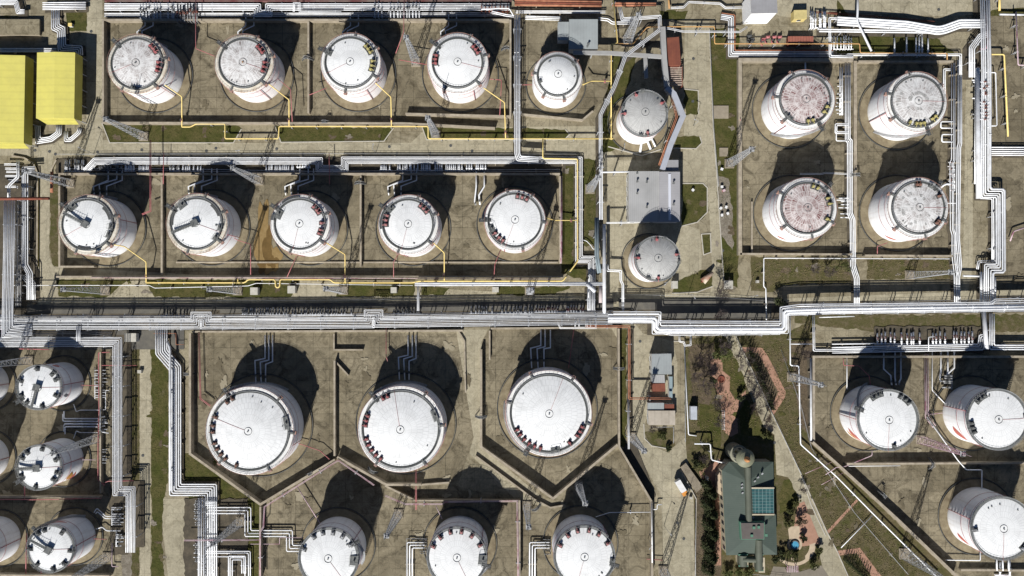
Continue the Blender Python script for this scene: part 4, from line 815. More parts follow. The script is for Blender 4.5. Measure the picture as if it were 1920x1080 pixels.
line('inner square loop at the lower valve station', [(433,1095),(433,1047),(456,1047),(456,1075)], [-2.5,1.5,4.5], .24, 2.0, wpipe, sup=9)
line('short crossbars over the valve station, upper', [(385,944),(405,944)], [-3,0,3], .2, 2.8, wpipe, sup=None)
line('short crossbars over the valve station, lower', [(388,1020),(406,1020)], [-3,0,3], .2, 2.8, wpipe, sup=None)
line('purple pink pipe crossing the valve station', [(345,1014),(486,1013)], [0,1.6], [.2,.1], 3.2, pink, sup=14)
line('pink pipe zigzag along the bund wall between big tanks and bottom row', [(702,909),(634,862),(495,950),(493,988),(487,997),(487,1095)], [0,1.6], [.22,.12], 3.2, pink, sup=14)
line('pink branch sloping down to the left bottom row tank', [(556,911),(600,981)], [0], .18, 2.2, pink, sup=None)
line('pink pipe above the middle bottom row tank turning south', [(722,930),(760,946),(830,946),(834,942),(969,940),(971,1095)], [0,1.8], [.2,.1], 3.0, pink, sup=14)
line('pink branch down to the middle bottom row tank', [(817,948),(829,973)], [0], .16, 2.4, pink, sup=None)
line('red ladder like duct north of the middle bottom row tank', [(780,880),(780,956)], [-1,1], .12, 2.6, red, sup=None)
line('thin blue white pipe joining the right bottom row tank to the wall', [(1117,969),(1143,961),(1222,960)], [0], .14, 2.0, wpipe, sup=10)
line('three white pipes feeding the middle bottom row tank', [(768,1095),(768,1022),(796,1022)], [-5,0,5], .28, 1.4, wpipe, sup=8)
line('three white pipes feeding the right bottom row tank', [(998,1095),(998,1022),(1030,1022)], [-5,0,5], .28, 1.4, wpipe, sup=8)
line('thin grey frame around the feed pipes of the middle bottom row tank', [(762,1095),(762,1010),(800,1010)], [0], .08, 1.8, steel, sup=None)
# feeds into tanks
def feed(label, xs, y0, jog, y1, x1s, y2, r=.24, mat=wpipe, z=.8):
    t = None; a = P(xs[0], y0, 0); t = empty('feed_pipes', (a.x, a.y, 0), label, 'feed pipes', 'white pipes feeding the tanks')
    for k, x in enumerate(xs):
        q = [P(x, y0, z), P(x, jog[k], z), P(x1s[k], y1[k], z), P(x1s[k]+ (2 if k < 2 else 0), y2, z)]
        m = MB(); m.tube(q, r, 7); m.build('pipe', mat, t)
        for f in (0.3, 0.75):
            p = q[0].lerp(q[1], f); mm = MB(); mm.box((p.x, p.y, (z-r)/2), (0.7, 0.4, z-r)); mm.build('pipe_support', conc, t)
        valve_part(t, q[2].lerp(q[3], 0.6), math.pi/2, .9, dpipe)
    return t
for lab, x0, yj in (('first', 272, 0), ('second', 461, 0), ('third', 657, 0), ('fourth', 841, 0)):
    feed('pair of thin feed pipes down to the %s tank of the top row' % lab, [x0, x0+15], 28, [48, 48], [60, 58], [x0-15, x0-6], 74, .2)
for lab, x0 in (('first', 203), ('second', 381), ('third', 562), ('fourth', 755)):
    feed('feed pipes down to the %s tank of the second row' % lab, [x0, x0+16, x0+26], 316, [338, 336, 338], [350, 346, 349], [x0-28, x0-17, x0-3], 366, .22)
feed('white twin pipes standing left of the last tank of the second row', [893, 908], 322, [350, 350], [378, 366], [890, 898], 384, .3, z=1.4)
feed('feed pipes of the leftmost big tank', [497,504,511], 628, [672,675,678], [676,679,683], [478,488,498], 722, .24)
feed('feed pipes of the middle big tank', [765,773,780], 628, [666,668,672], [670,673,677], [747,757,767], 712, .24)
feed('feed pipes of the rightmost big tank', [1014,1022,1032], 618, [648,650,652], [653,654,654], [995,1007,1020], 690, .24)
feed('feed pipes of the left of the lower right tanks', [1657,1678,1689], 660, [692,706,710], [704,708,716], [1670,1678,1686], 722, .26)
feed('feed pipes of the right of the lower right tanks', [1764,1777,1789], 658, [696,698,690], [706,704,700], [1762,1775,1778], 716, .3)
# top racks
rack('white pipes along the top edge above the top row tanks', [(196,12),(484,12),(484,24),(503,24),(503,12),(955,12)], [-7,-4,-1,2,5], [.34,.28,.28,.28,.2], 2.2, wpipe, sup=10, flange=15)
rack('blue shaded pipes close to the wall along the top edge', [(196,29),(940,28)], [-2,1,4], [.2,.16,.2], 1.0, [spipe,wpipe,wpipe], sup=12)
line('dark red strip duct running along the very top edge', [(197,2),(640,2),(960,1)], [0], .5, 1.2, M('dark_maroon_strip', (0.13,0.045,0.045), .9, c2=(.2,.16,.14), scale=.2), sup=20)
line('small white staple shaped loop above the third top row tank', [(552,22),(552,7),(561,7),(561,24),(640,24)], [0,2.2], .13, 3.6, wpipe, sup=None)
rack('white pipes bending down at the top left corner', [(-30,5),(30,5),(34,22),(46,22)], [-3.5,-1,1.5,4], .24, 2.0, wpipe, sup=8)
rack('four white pipes between the top left corner and the north road', [(80,12),(161,11)], [-6,-3,0,3.5,7], [.2,.3,.3,.3,.3], 1.6, wpipe, sup=8)
rack('five pipes stepping down from the north to the yellow sheds', [(105,18),(105,50),(116,55),(117,90),(148,92),(149,104)], [-8,-4.5,-1,2.5,6], .22, 1.4, wpipe, sup=8)
rack('shaded pipes running behind both yellow sheds', [(0,94),(106,94)], [-3,0,3], .25, 1.4, wpipe, sup=10)
rack('white pipes fanning out from under the south end of the smaller yellow shed', [(112,232),(112,250),(96,262),(70,266),(69,236)], [-6,-3,0,3], .22, 1.0, wpipe, sup=None)
rack('second fan of pipes at the southeast corner of the smaller yellow shed', [(150,240),(148,248),(132,262),(124,262),(124,246)], [-3,0,3], .22, 1.0, wpipe, sup=None)
line('long pair of white pipes under the rusty strip near the grey roofed shed', [(965,24),(1135,24)], [0,3.5], .22, 1.6, wpipe, sup=10)
line('pair of white pipes ending at the grey roofed shed', [(985,33),(1052,35)], [-3,0,3], .26, 1.4, wpipe, sup=9)
line('white pipes emerging east of the grey roofed shed', [(1122,35),(1140,37),(1148,43),(1190,43)], [-2,2], .22, 1.2, wpipe, sup=8)
line('rusty flat duct north of the grey roofed shed', [(965,5),(1128,7)], [-4,0,4], .55, 1.5, [rustl,rust,rustl], sup=12)
line('rust striped duct at the top centre', [(1148,8),(1230,8)], [-2,2], .5, 1.5, rustl, sup=10)
rack('four tall white pipes standing between the fourth top row tank and the small domed tank', [(970,28),(970,288),(973,297),(1010,299)], [-4.5,-1.5,1.5,4.5], [.28,.3,.28,.24], 5.0, wpipe, sup=9, flange=13)
line('white pipes branching west at the top of the tall standing pipes', [(902,18),(932,16),(955,16),(963,30)], [0], .2, 4.0, wpipe, sup=None)
line('second pair of white pipes branching near the tall standing pipes', [(922,22),(948,28),(964,30)], [-2,1], .2, 3.4, wpipe, sup=None)
# pipe rack beside the grey warehouse
rack('silver pipes slanting down from the top centre to the south', [(1162,14),(1167,36),(1237,31),(1237,56),(1173,104),(1153,160),(1126,215),(1127,412)], [-2.6,0,2.6], .24, 6.0, spipe, sup=10)
line('grey blue duct standing right of the second row', [(1119,408),(1119,480),(1124,512)], [-2,2], .55, 5.5, M('blue_grey_duct', (0.22, 0.27, 0.29), 0.6, var=0.2, scale=0.3), sup=10)
line('pale duct standing beside the grey blue duct down to the main rack', [(1133,420),(1133,588)], [0], .65, 5.5, spipe, sup=10)
line('pinkish short ducts meeting the main rack', [(1131,536),(1131,568)], [-5,2], .75, 5.0, M('pinkish_duct', (0.48, 0.41, 0.40), 0.7, var=0.2, scale=0.4), sup=None)
line('white pipe from the ducts to the southwest corner of the warehouse', [(1136,419),(1196,418)], [0,2], [.3,.15], 5.0, wpipe, sup=8)
line('white pipe to the northwest corner of the warehouse', [(1127,323),(1180,322)], [0], .3, 5.5, wpipe, sup=8)
line('wide grey duct running along the south side of the second row', [(778,533),(1136,532)], [-1.6,1.6], .45, 5.2, spipe, sup=12)
line('grey duct branch down to the longest rack', [(784,534),(784,583)], [-1.3,1.3], .4, 5.2, spipe, sup=8)
line('slanted grey duct piece at the junction of ducts', [(1100,532),(1116,547)], [0], .7, 5.6, spipe, sup=None)
rack('bundle of grey pipes dropping from the duct junction into the main rack', [(1109,540),(1109,585)], [-7,-4,-1,2,5], .25, 5.0, spipe, sup=8)
line('double white pipe from the southern grey tank to the main rack', [(1139,496),(1139,507),(1164,508),(1164,526),(1168,534),(1168,585)], [-1.4,1.4], .28, 4.0, wpipe, sup=9)
line('white stepped pipe right of the vertical second row pipes', [(1094,450),(1100,452),(1108,460),(1112,467),(1120,467)], [0], .14, 1.0, wpipe, sup=None)
line('thin white pipe with brackets along the south verge of the second row', [(25,535),(280,535),(290,540),(465,536),(480,531),(774,535)], [0], .14, 1.6, wpipe, sup=9)
line('red and white thin pipes along the south wall of the second row', [(170,521),(520,521),(1050,523)], [0], .12, 2.9, [pink], sup=None)
line('red and white upright pipes east of the second row', [(1052,330),(1051,494)], [0,2], [.16,.1], 2.9, pink, sup=None)
# yellow lines
yl = dict(z=2.2, mat=yel, sup=9, flange=14)
def yline(label, pts, r=.2, **k):
    kk = dict(yl); kk.update(k); m_ = kk.pop('mat'); z_ = kk.pop('z'); return bundle('yellow_pipeline', label, 'yellow pipe', pts, [0], r, z_, m_, group='yellow foam pipelines', **kk)
yline('long yellow pipe along the south of the top row with four square steps', [(341,238),(357,238),(368,232),(422,232),(422,260),(522,260),(523,237),(803,237),(803,260),(1150,260)], .24)
yline('yellow pipe rising along the silver slanted rack to the top centre', [(1146,262),(1146,84),(1158,81),(1148,-20)], .24)
yline('short yellow elbow linking to the faded orange line', [(1158,82),(1187,82),(1213,51),(1236,50)], .22, mat=org)
yline('faded orange line stepping along the top right to the corner tank', [(1240,50),(1340,50),(1340,82),(1612,82),(1613,99),(1776,100),(1776,112)], .2, z=3.0, mat=org)
yline('yellow pipe framing the second row on its east and south sides', [(1018,260),(1018,297),(1083,298),(1083,490),(1055,527),(787,527),(774,530),(626,530),(619,524),(525,524),(524,539),(517,539),(516,524),(465,524),(459,530),(274,530)], .26)
yline('yellow stub hanging off the second row line at the left tee', [(446,530),(446,520)], .2, sup=None)
yline('yellow frame beside the far right rack', [(1859,102),(1883,102),(1890,256)], .28, z=3)
yline('yellow stub at the top right corner', [(1874,-20),(1874,20)], .4, z=2)
yline('orange stub at the top centre beside the brown duct', [(1253,-10),(1255,16)], .35, z=2, mat=org)
zt = 11.5
for lab, pts in (('first tank of the top row', [(297,151,zt),(341,181,4),(341,238,2.2)]), ('second tank of the top row', [(498,153,zt),(542,187,4),(542,237,2.2)]), ('third tank of the top row', [(699,151,zt),(733,182,4),(734,237,2.2)]), ('fourth tank of the top row', [(907,165,zt),(946,192,4),(948,260,2.2)]),
                 ('small domed tank', [(1093,159,7),(1108,152,3),(1146,152,2.2)]), ('first tank of the second row', [(203,457,zt),(233,462,9),(274,491,4),(274,530,2.2)]), ('third tank of the second row', [(608,453,zt),(647,477,4),(647,530,2.2)]), ('fourth tank of the second row', [(809,452,zt),(833,474,4),(833,527,2.2)]), ('last tank of the second row', [(1019,406,zt),(1024,408,10),(1040,413,3),(1083,413,2.2)])):
    t = yline('yellow branch pipe to the '+lab, pts, .2, sup=None, flange=0)
    a = P(pts[-1][0], pts[-1][1]-12, 2.2) if pts[-1][0]-pts[-2][0] < 5 else P(pts[-1][0]-12, pts[-1][1], 2.2)
    valve_part(t, a, math.pi/2, 1.1, red)
# red fire water lines
for lab, pts, z in (('from the top rack down between first and second top row tanks', [(367,-10),(367,91),(382,97),(402,105)], 5), ('long one left of the second tank in row two', [(281,262),(281,395),(266,401)], 5), ('over the rack between the first two second row tanks', [(307,285),(306,345)], 3),
    ('below the second tank of the second row', [(425,438),(445,450),(470,458),(470,515)], 4), ('slanting below the third tank of the second row', [(556,480),(538,520)], 3), ('below the fourth tank of the second row', [(747,475),(738,492),(738,520)], 3), ('below the last tank of the second row', [(940,467),(928,495),(926,522)], 3),
    ('crossing the rack dip toward the third tank of the second row', [(617,286),(618,345)], 3), ('falling from the east rim of the second top row tank', [(512,140),(545,168),(548,228)], 6), ('right of the fourth top row tank', [(918,148),(940,150),(940,162),(937,216)], 5), ('left of the fourth top row tank', [(748,112),(800,121)], 6),
    ('from the top edge down left of the fourth top row tank', [(758,-10),(757,60),(742,100)], 5), ('long faded one west of the leftmost big tank', [(372,622),(375,748),(394,762)], 2), ('short one north of the middle big tank', [(724,614),(724,668),(727,678)], 2), ('east of the leftmost big tank to the wall', [(556,830),(600,845),(622,865)], 2),
    ('above the rightmost big tank in shade', [(1076,618),(1066,690)], 2), ('crossing to the lower grey white tank', [(1664,455),(1645,462),(1645,478)], 2), ('from the orange line over the first lower right tank', [(1581,668),(1582,685),(1610,686),(1630,705),(1632,722)], 2),
    ('between the wall posts below the upper rusty tank', [(1388,222),(1388,226)], 2.8), ('below the gallery pink at the bottom road', [(1212,1048),(1242,1050)], 1), ('thin one left of the small domed tank', [(975,159),(998,159)], 2), ('left of the third top row tank', [(580,178),(612,165)], 5)):
    line('red thin fire pipe '+lab, pts, [0, 2] if 'long' in lab or 'faded' in lab else [0], .14, z, red, sup=None)
line('tall pinkish fire pipe standing by the big flare side of the far right', [(1905,22),(1909,122),(1940,122)], [0], .22, 3, pink, sup=8)
line('three parallel pink pipes between the two lower right tanks', [(1737,664),(1738,782),(1752,800)], [-3,0,3], .16, 2, pink, sup=None)
line('pink white pipe sloping between the lower right tanks down to the corner tank', [(1738,782),(1796,863),(1812,881),(1841,881),(1841,916)], [0], .2, 2.6, wpipe, sup=None)
line('white thin pipe left of the right lower tank', [(1748,655),(1748,732),(1772,757)], [0], .16, 1, wpipe, sup=None)
line('pink pipe to the right lower tank from the triple line', [(1742,777),(1768,774)], [0], .14, 1, pink, sup=None)
line('white thin pipe beside the first lower right tank', [(1588,664),(1588,730)], [0], .15, 1, wpipe, sup=None)
line('pink pipe from the first lower right tank to the wall corner', [(1635,845),(1635,854),(1583,875),(1568,876),(1548,890)], [0], .15, 2.4, pink, sup=None)
line('white pipe lying beside the corner of the triangular bund', [(1590,874),(1688,873)], [0], .16, 1.2, wpipe, sup=None)
line('white pipe under the lowest right tank', [(1773,1050),(1838,1051),(1838,1034)], [0], .18, 1.5, wpipe, sup=None)
line('pink thin pipe across the meadow by the long diagonal wall', [(1510,888),(1560,866)], [0], .09, 1.6, pink, sup=None)
line('second pink thin pipe across the meadow by the long diagonal wall', [(1540,909),(1582,886)], [0], .09, 1.6, pink, sup=None)
line('long white pipe falling diagonally beside the lower right bund', [(1481,588),(1482,685),(1498,686),(1501,833),(1568,893),(1637,963),(1760,1085)], [0], .24, 2.0, wpipe, sup=10)
line('white pipe crossing the meadow to the brick loop', [(1636,966),(1577,1027)], [0], .16, .8, wpipe, sup=None)
# right hand side
rack('five shaded pipes north of the upper rusty tank', [(1352,30),(1372,33),(1372,100),(1562,100)], [-6,-3,0,3,6], .26, 1.2, [spipe,spipe,wpipe,spipe,rustl], sup=9)
line('grey blue pipe from the gallery to the white building', [(1244,57),(1252,54),(1280,60),(1387,61),(1402,51)], [0,2.4], [.3,.14], 3.4, spipe, sup=9)
line('curved pipes at the top edge left of the white building', [(1258,16),(1282,15),(1292,5),(1350,8),(1360,16),(1392,15)], [0,2.5], .2, 1.4, spipe, sup=8)
rack('thick white pipes at the top right joining the far right rack', [(1570,38),(1700,46),(1758,56),(1770,54),(1800,43),(1846,43)], [-8,-3.5,1,5.5], [.45,.45,.5,.45], 3.0, wpipe, sup=11)
rack('thinner white pipes below the thick ones at the top right', [(1536,57),(1700,59),(1760,60)], [-2,2], [.3,.3], 2.6, wpipe, sup=11)
line('rusty pipe edging the north of the top right rack', [(1530,24),(1620,30),(1752,42)], [0,2], [.18,.12], 1.6, rust, sup=12)
line('white and rusty pipe leaning across the top right rack', [(1608,-20,5),(1608,22,5),(1607,40,4.5),(1634,96,3)], [0], .4, 4, [spipe], sup=None)
line('square white pipe frame at the west end of the top right rack', [(1582,34),(1554,33),(1555,107),(1600,108)], [0,3], [.4,.2], 2.4, wpipe, sup=9)
line('white pipe pair along the north wall of the upper right tank', [(1560,110),(1585,108),(1590,104),(1800,104),(1800,140)], [0,3], [.34,.16], 2.0, wpipe, sup=10)
rack('white pipes in the corridor between the rusty and the grey white tanks', [(1589,118),(1589,262),(1593,265),(1593,400),(1598,412),(1599,500),(1606,522),(1606,572)], [-4,-1,2.2,5], [.28,.34,.3,.2], 1.4, wpipe, sup=9)
line('second pipe pair at the west of the same corridor', [(1577,126),(1577,216)], [-2,2], .3, 1.4, wpipe, sup=8)
line('upper square loop on the corridor beside the upper rusty tank', [(1590,232),(1566,232),(1566,250),(1590,250)], [0,3], .24, 1.6, wpipe, sup=None)
line('lower square loop on the corridor beside the upper rusty tank', [(1590,247),(1568,247),(1568,264),(1590,264)], [0], .2, 1.6, wpipe, sup=None)
line('white crossing pipe from the lower rusty tank to the corridor, upper', [(1500,327),(1540,327),(1548,325),(1590,327)], [0,2], [.24,.1], 1.0, wpipe, sup=None)
line('white crossing pipe from the upper rusty tank to the north line', [(1510,112),(1510,132)], [0], .3, 1.0, wpipe, sup=None)
line('white crossing pipe from the lower rusty tank to the corridor, lower', [(1568,375),(1594,375)], [0], .2, 1.0, wpipe, sup=None)
rack('white pipes in the corridor right of the grey white tanks', [(1800,112),(1800,270),(1798,276),(1796,450),(1800,500),(1796,520),(1797,570)], [-3.5,0,3], [.3,.3,.24], 1.6, wpipe, sup=9)
rack('inner white pipes of the corridor right of the grey white tanks', [(1787,118),(1787,300),(1784,305),(1785,430),(1788,440),(1788,480),(1792,512),(1793,570)], [-3,1,3.5], [.26,.26,.16], 1.4, wpipe, sup=9)
line('small standing pipe loop at the upper right tank', [(1772,205),(1772,132),(1782,132)], [0,3], .26, 1.4, wpipe, sup=8)
line('square loops at the corridor below the upper right tank, first', [(1786,228),(1764,228),(1764,240),(1786,240)], [0], .24, 1.6, wpipe, sup=None)
line('square loops at the corridor below the upper right tank, second', [(1786,252),(1766,252),(1766,266),(1786,266)], [0], .24, 1.6, wpipe, sup=None)
line('curved pipe from the lower grey white tank to the corridor', [(1764,352),(1772,345),(1787,345)], [0], .36, 1.2, wpipe, sup=None)
line('white pipe from the lower grey white tank to the corridor, level', [(1776,381),(1792,381)], [0], .2, 1.2, wpipe, sup=None)
line('thin white pipe fence like along the road under the four right tanks', [(1437,600),(1436,540),(1432,538),(1432,484),(1780,485)], [0], .2, 1.6, wpipe, sup=9)
rack('far right rack of thick white pipes with a square step out and back', [(1846,-30),(1849,120),(1849,362),(1876,362),(1876,503),(1854,503),(1854,575)], [-8,-4.5,-1,3.5,7.5], [.28,.28,.38,.38,.5], 3.6, [wpipe,wpipe,wpipe,wpipe,spipe], sup=10, flange=16)
line('fat grey duct along the west of the far right rack', [(1832,128),(1835,372)], [0], .9, 3.0, spipe, sup=12)
line('thin white pipe west of the fat grey duct', [(1828,170),(1828,345)], [0], .25, 2.0, wpipe, sup=12)
rack('angled white pipes west of the far right rack', [(1856,62),(1838,68),(1822,90),(1822,145)], [-4.5,-1.5,1.5,5], .28, 3.0, wpipe, sup=8)
line('pink white loop east of the far right rack', [(1849,24),(1852,84),(1848,92),(1838,92)], [0], .38, 3.0, pink, sup=None)
line('tall thin white frame east of the far right rack', [(1846,136),(1867,136),(1869,236),(1852,236)], [0], .2, 3.0, wpipe, sup=None)
line('white pipe entering from the top right corner', [(1874,27),(1940,28)], [0], .35, 2.0, spipe, sup=10)
rack('five white pipes leaving to the right edge from the far right rack', [(1858,282),(1950,282)], [-9,-5.5,-2,2,6], [.28,.3,.3,.3,.3], 1.6, wpipe, sup=8)
line('white pipe left of the square step of the far right rack', [(1838,372),(1860,373),(1860,440),(1860,492)], [0,3], [.34,.2], 2.4, wpipe, sup=9)
line('grey fat pipe inside the square step of the far right rack', [(1868,376),(1868,496)], [0], .9, 2.0, spipe, sup=9)
line('grey box pipe below the square step', [(1834,505),(1836,492),(1866,491)], [0,3], .35, 1.6, spipe, sup=None)
line('white crossing pipe between the right corridor and the far right rack', [(1806,517),(1840,518)], [0], .36, 2.0, wpipe, sup=None)
line('short white pipes at the foot of the far right rack', [(1842,510),(1842,565)], [-2.5,2], [.5,.2], 3.0, wpipe, sup=None)
line('extra white pipe right of the foot of the far right rack', [(1866,520),(1866,565)], [0], .3, 3.0, wpipe, sup=None)
line('pink brace pipe at the right edge beside the far right rack', [(1894,452),(1900,434),(1930,424)], [0], .25, 1.5, pink, sup=None)
line('white pipe frame north of the first lower right tank', [(1524,590),(1525,658),(1636,658),(1640,652)], [0,3], [.3,.16], 1.6, wpipe, sup=9)
rack('white pipes below the valve banks of the lower right', [(1560,656),(1640,654),(1838,650),(1840,632),(1852,630)], [-6,-2.5,1,4.5], .3, 1.6, [wpipe,spipe,wpipe,wpipe], sup=9)
rack('pipes dropping from the main rack right end and turning to the edge', [(1860,588),(1860,651),(1960,651)], [-4,0,4], [.3,.34,.28], 2.6, wpipe, sup=9)
line('slanted silver fat duct from the main rack to the valve banks', [(1844,582),(1850,655)], [0], .75, 3.2, spipe, sup=None)
line('white pipe left part above the valve banks with short ticks', [(1560,645),(1640,644)], [0], .24, 1.6, wpipe, sup=6)
line('short white pipe under the main rack above the lower right valves', [(1536,595),(1602,593)], [0], .2, 4.0, wpipe, sup=None)
line('white crossbar left of the white pipe frame', [(1482,645),(1523,645)], [0], .18, 1.4, wpipe, sup=None)
line('single white pipe in the middle of the lower right valves', [(1741,658),(1741,632),(1752,631)], [0], .16, 2.4, wpipe, sup=None)
rack('pale double pipe standing west of the first lower right tank', [(1522,672),(1523,826)], [-2,2], .45, 1.6, spipe, sup=10)
line('white inlet pipes under the lowest right tank', [(1880,1046),(1880,1070)], [-11,0,11], .35, 1.4, wpipe, sup=None)
# park side
line('rust brown duct turning round the small office', [(1098,612),(1180,612),(1180,747),(1258,747)], [-1.3,1.3], .42, 5.2, rustl, sup=10)
line('grey duct continuing south of the rust brown duct', [(1178,748),(1179,842)], [-1,1], .4, 5.2, spipe, sup=9)
line('white pipe like kerb along the west side of the park', [(1283,648),(1291,815),(1306,817)], [0], .2, .5, wpipe, sup=None)
line('stepped white pipe beside the garden court', [(1302,832),(1332,832),(1334,862),(1362,869)], [0], .26, 3.0, wpipe, sup=7)
line('small square of white pipes below the main rack at the park corner', [(1273,628),(1273,641),(1282,643),(1283,649),(1296,648),(1296,628)], [0,2], .16, 1.6, wpipe, sup=None)
line('white pipe down the road edge at the bottom centre', [(1222,944),(1223,1055)], [0], .2, 3.6, wpipe, sup=None)
line('short white pink fitting at the corner of the bottom road', [(1223,955),(1232,955),(1232,946),(1241,946)], [0], .18, 1.5, wpipe, sup=None)
line('rusty duct beside the long grey gallery', [(1257,176),(1269,219),(1236,310)], [-1.3,1.3], .38, 5.0, rustl, sup=10)
line('silver elbow trunk below the first grey tank', [(1204,262),(1200,285)], [0], .45, 1.2, wpipe, sup=None)
line('second silver elbow trunk below the first grey tank', [(1213,262),(1220,280)], [0], .45, 1.2, wpipe, sup=None)
line('third silver elbow trunk below the first grey tank', [(1221,258),(1229,275)], [0], .35, 1.2, wpipe, sup=None)
# ---------------------------------------------------------------- lattice masts
def mast(x, y, label, h=25.0, w0=2.7, w1=0.8, mat=steel, rot=0.0):
    b = P(x, y, 0); t = empty('lattice_mast', b, label, 'lattice mast', 'lattice lightning and light masts')
    m = MB(); c = MB(); n = 11; co, si = math.cos(rot), math.sin(rot)
    def corner(k, f):
        w_ = (w0+(w1-w0)*f)/2; sx, sy = ((-1,-1),(1,-1),(1,1),(-1,1))[k % 4]; return b+Vector(((sx*co-sy*si)*w_, (sx*si+sy*co)*w_, h*f))
    for k in range(4): m.tube([corner(k, 0), corner(k, 1)], 0.10, 4)
    m.tube([b+Vector((0,0,h)), b+Vector((0,0,h+3.5))], 0.07, 5); m.build('leg_frame', mat, t)
    fs = [1-(1-i/n)**1.15 for i in range(n+1)]
    for i in range(n):
        for k in range(4):
            c.tube([corner(k, fs[i]), corner(k+1, fs[i+1])], 0.045, 4, False); c.tube([corner(k+1, fs[i]), corner(k, fs[i+1])], 0.045, 4, False); c.tube([corner(k, fs[i+1]), corner(k+1, fs[i+1])], 0.055, 4, False)
    c.build('bracing', mat, t)
    q = MB(); q.box(b+Vector((0,0,h*0.97)), (1.8, 1.8, 0.1), rot); q.build('top_platform', steel, t)
    f = MB(); f.box(b+Vector((0,0,0.2)), (w0+0.8, w0+0.8, 0.4), rot); f.build('footing', conc, t)
    for k in range(3):
        a = k*2.1; l_ = MB(); l_.box(b+Vector((0.9*math.cos(a), 0.9*math.sin(a), h*0.97+0.4)), (0.5, 0.4, 0.35), a); l_.build('floodlight', dark, t)
for x, y, lab in ((270,256,'below the first top row tank on the green verge'), (780,117,'standing left of the fourth top row tank'), (817,254,'on the verge south of the fourth top row tank'),
    (1175,79,'above the first grey tank beside the orange pipe'), (1367,307,'leaning over the verge west of the rusty roofed tanks'), (1106,355,'on the grass strip left of the silver rack'),
    (132,344,'above the first tank of the second row across the road'), (486,339,'between the second and third tanks of the second row'), (198,545,'at the left end of the south verge of the second row'),
    (446,545,'on the south verge below the second tank of the second row'), (644,544,'on the south verge below the third tank of the second row'), (993,546,'near the picture centre under the grey duct, seen end on'),
    (1705,516,'below the lower grey white tank, lying level'), (1484,707,'on bare ground right of the brick loop'), (54,676,'above the uppermost striped tank'), (183,822,'over the middle striped tank'),
    (201,1044,'at the bottom left beside the lowest striped tank'), (452,977,'between the valve station and its square pipes'), (747,963,'right of the left bottom row tank'), (988,948,'right of the pink pipe above the bottom row, upright and thin'),
    (1084,908,'in the shade north of the right bottom row tank'), (1184,819,'beside the grey duct end east of the V shaped wall'), (1243,1069,'at the bottom by the road left of the dark conifers'), (1695,1038,'by the diagonal wall in the lower right meadow'), (1725,824,'pinkish, between the two lower right tanks')):
    mast(x, y, 'lattice mast '+lab, mat=pink if 'pinkish' in lab else steel, w0=3.2 if x in (1695, 1175) else 2.7)

def lamp_post(x, y, label, h=7, arm=0.0):
    b = P(x, y, 0); t = empty('lamp_post', b, label, 'lamp post', 'slim posts along the racks'); m = MB(); m.tube([b, b+Vector((0,0,h))], 0.10, 6, r2=0.06); m.tube([b+Vector((0,0,h)), b+Vector((1.2*math.cos(arm), 1.2*math.sin(arm), h+0.2))], 0.06, 5); m.build('pole', steel, t)
    q = MB(); q.box(b+Vector((1.4*math.cos(arm), 1.4*math.sin(arm), h+0.18)), (0.7, 0.3, 0.14), arm); q.build('lamp_head', steel, t)
for k, (x, y, lab) in enumerate(((455,290,'north of the second row rack by the green verge gap'), (705,286,'on the road edge above the dark bridge of the second row'), (176,288,'at the road corner above the rack bend'), (1244,530,'south of the second grey tank'), (1290,553,'on the road edge below the leaning rusted cone'), (1400,556,'on the road edge right of the bare tree'), (1165,286,'near the kerb below the first grey tank'), (1300,236,'beside the small lawn east of the gallery'), (1215,1010,'by the wall at the right bottom row tank'), (1245,985,'by the road left of the conifers'))):
    lamp_post(x, y, 'slim lamp post '+lab, arm=k*1.3)

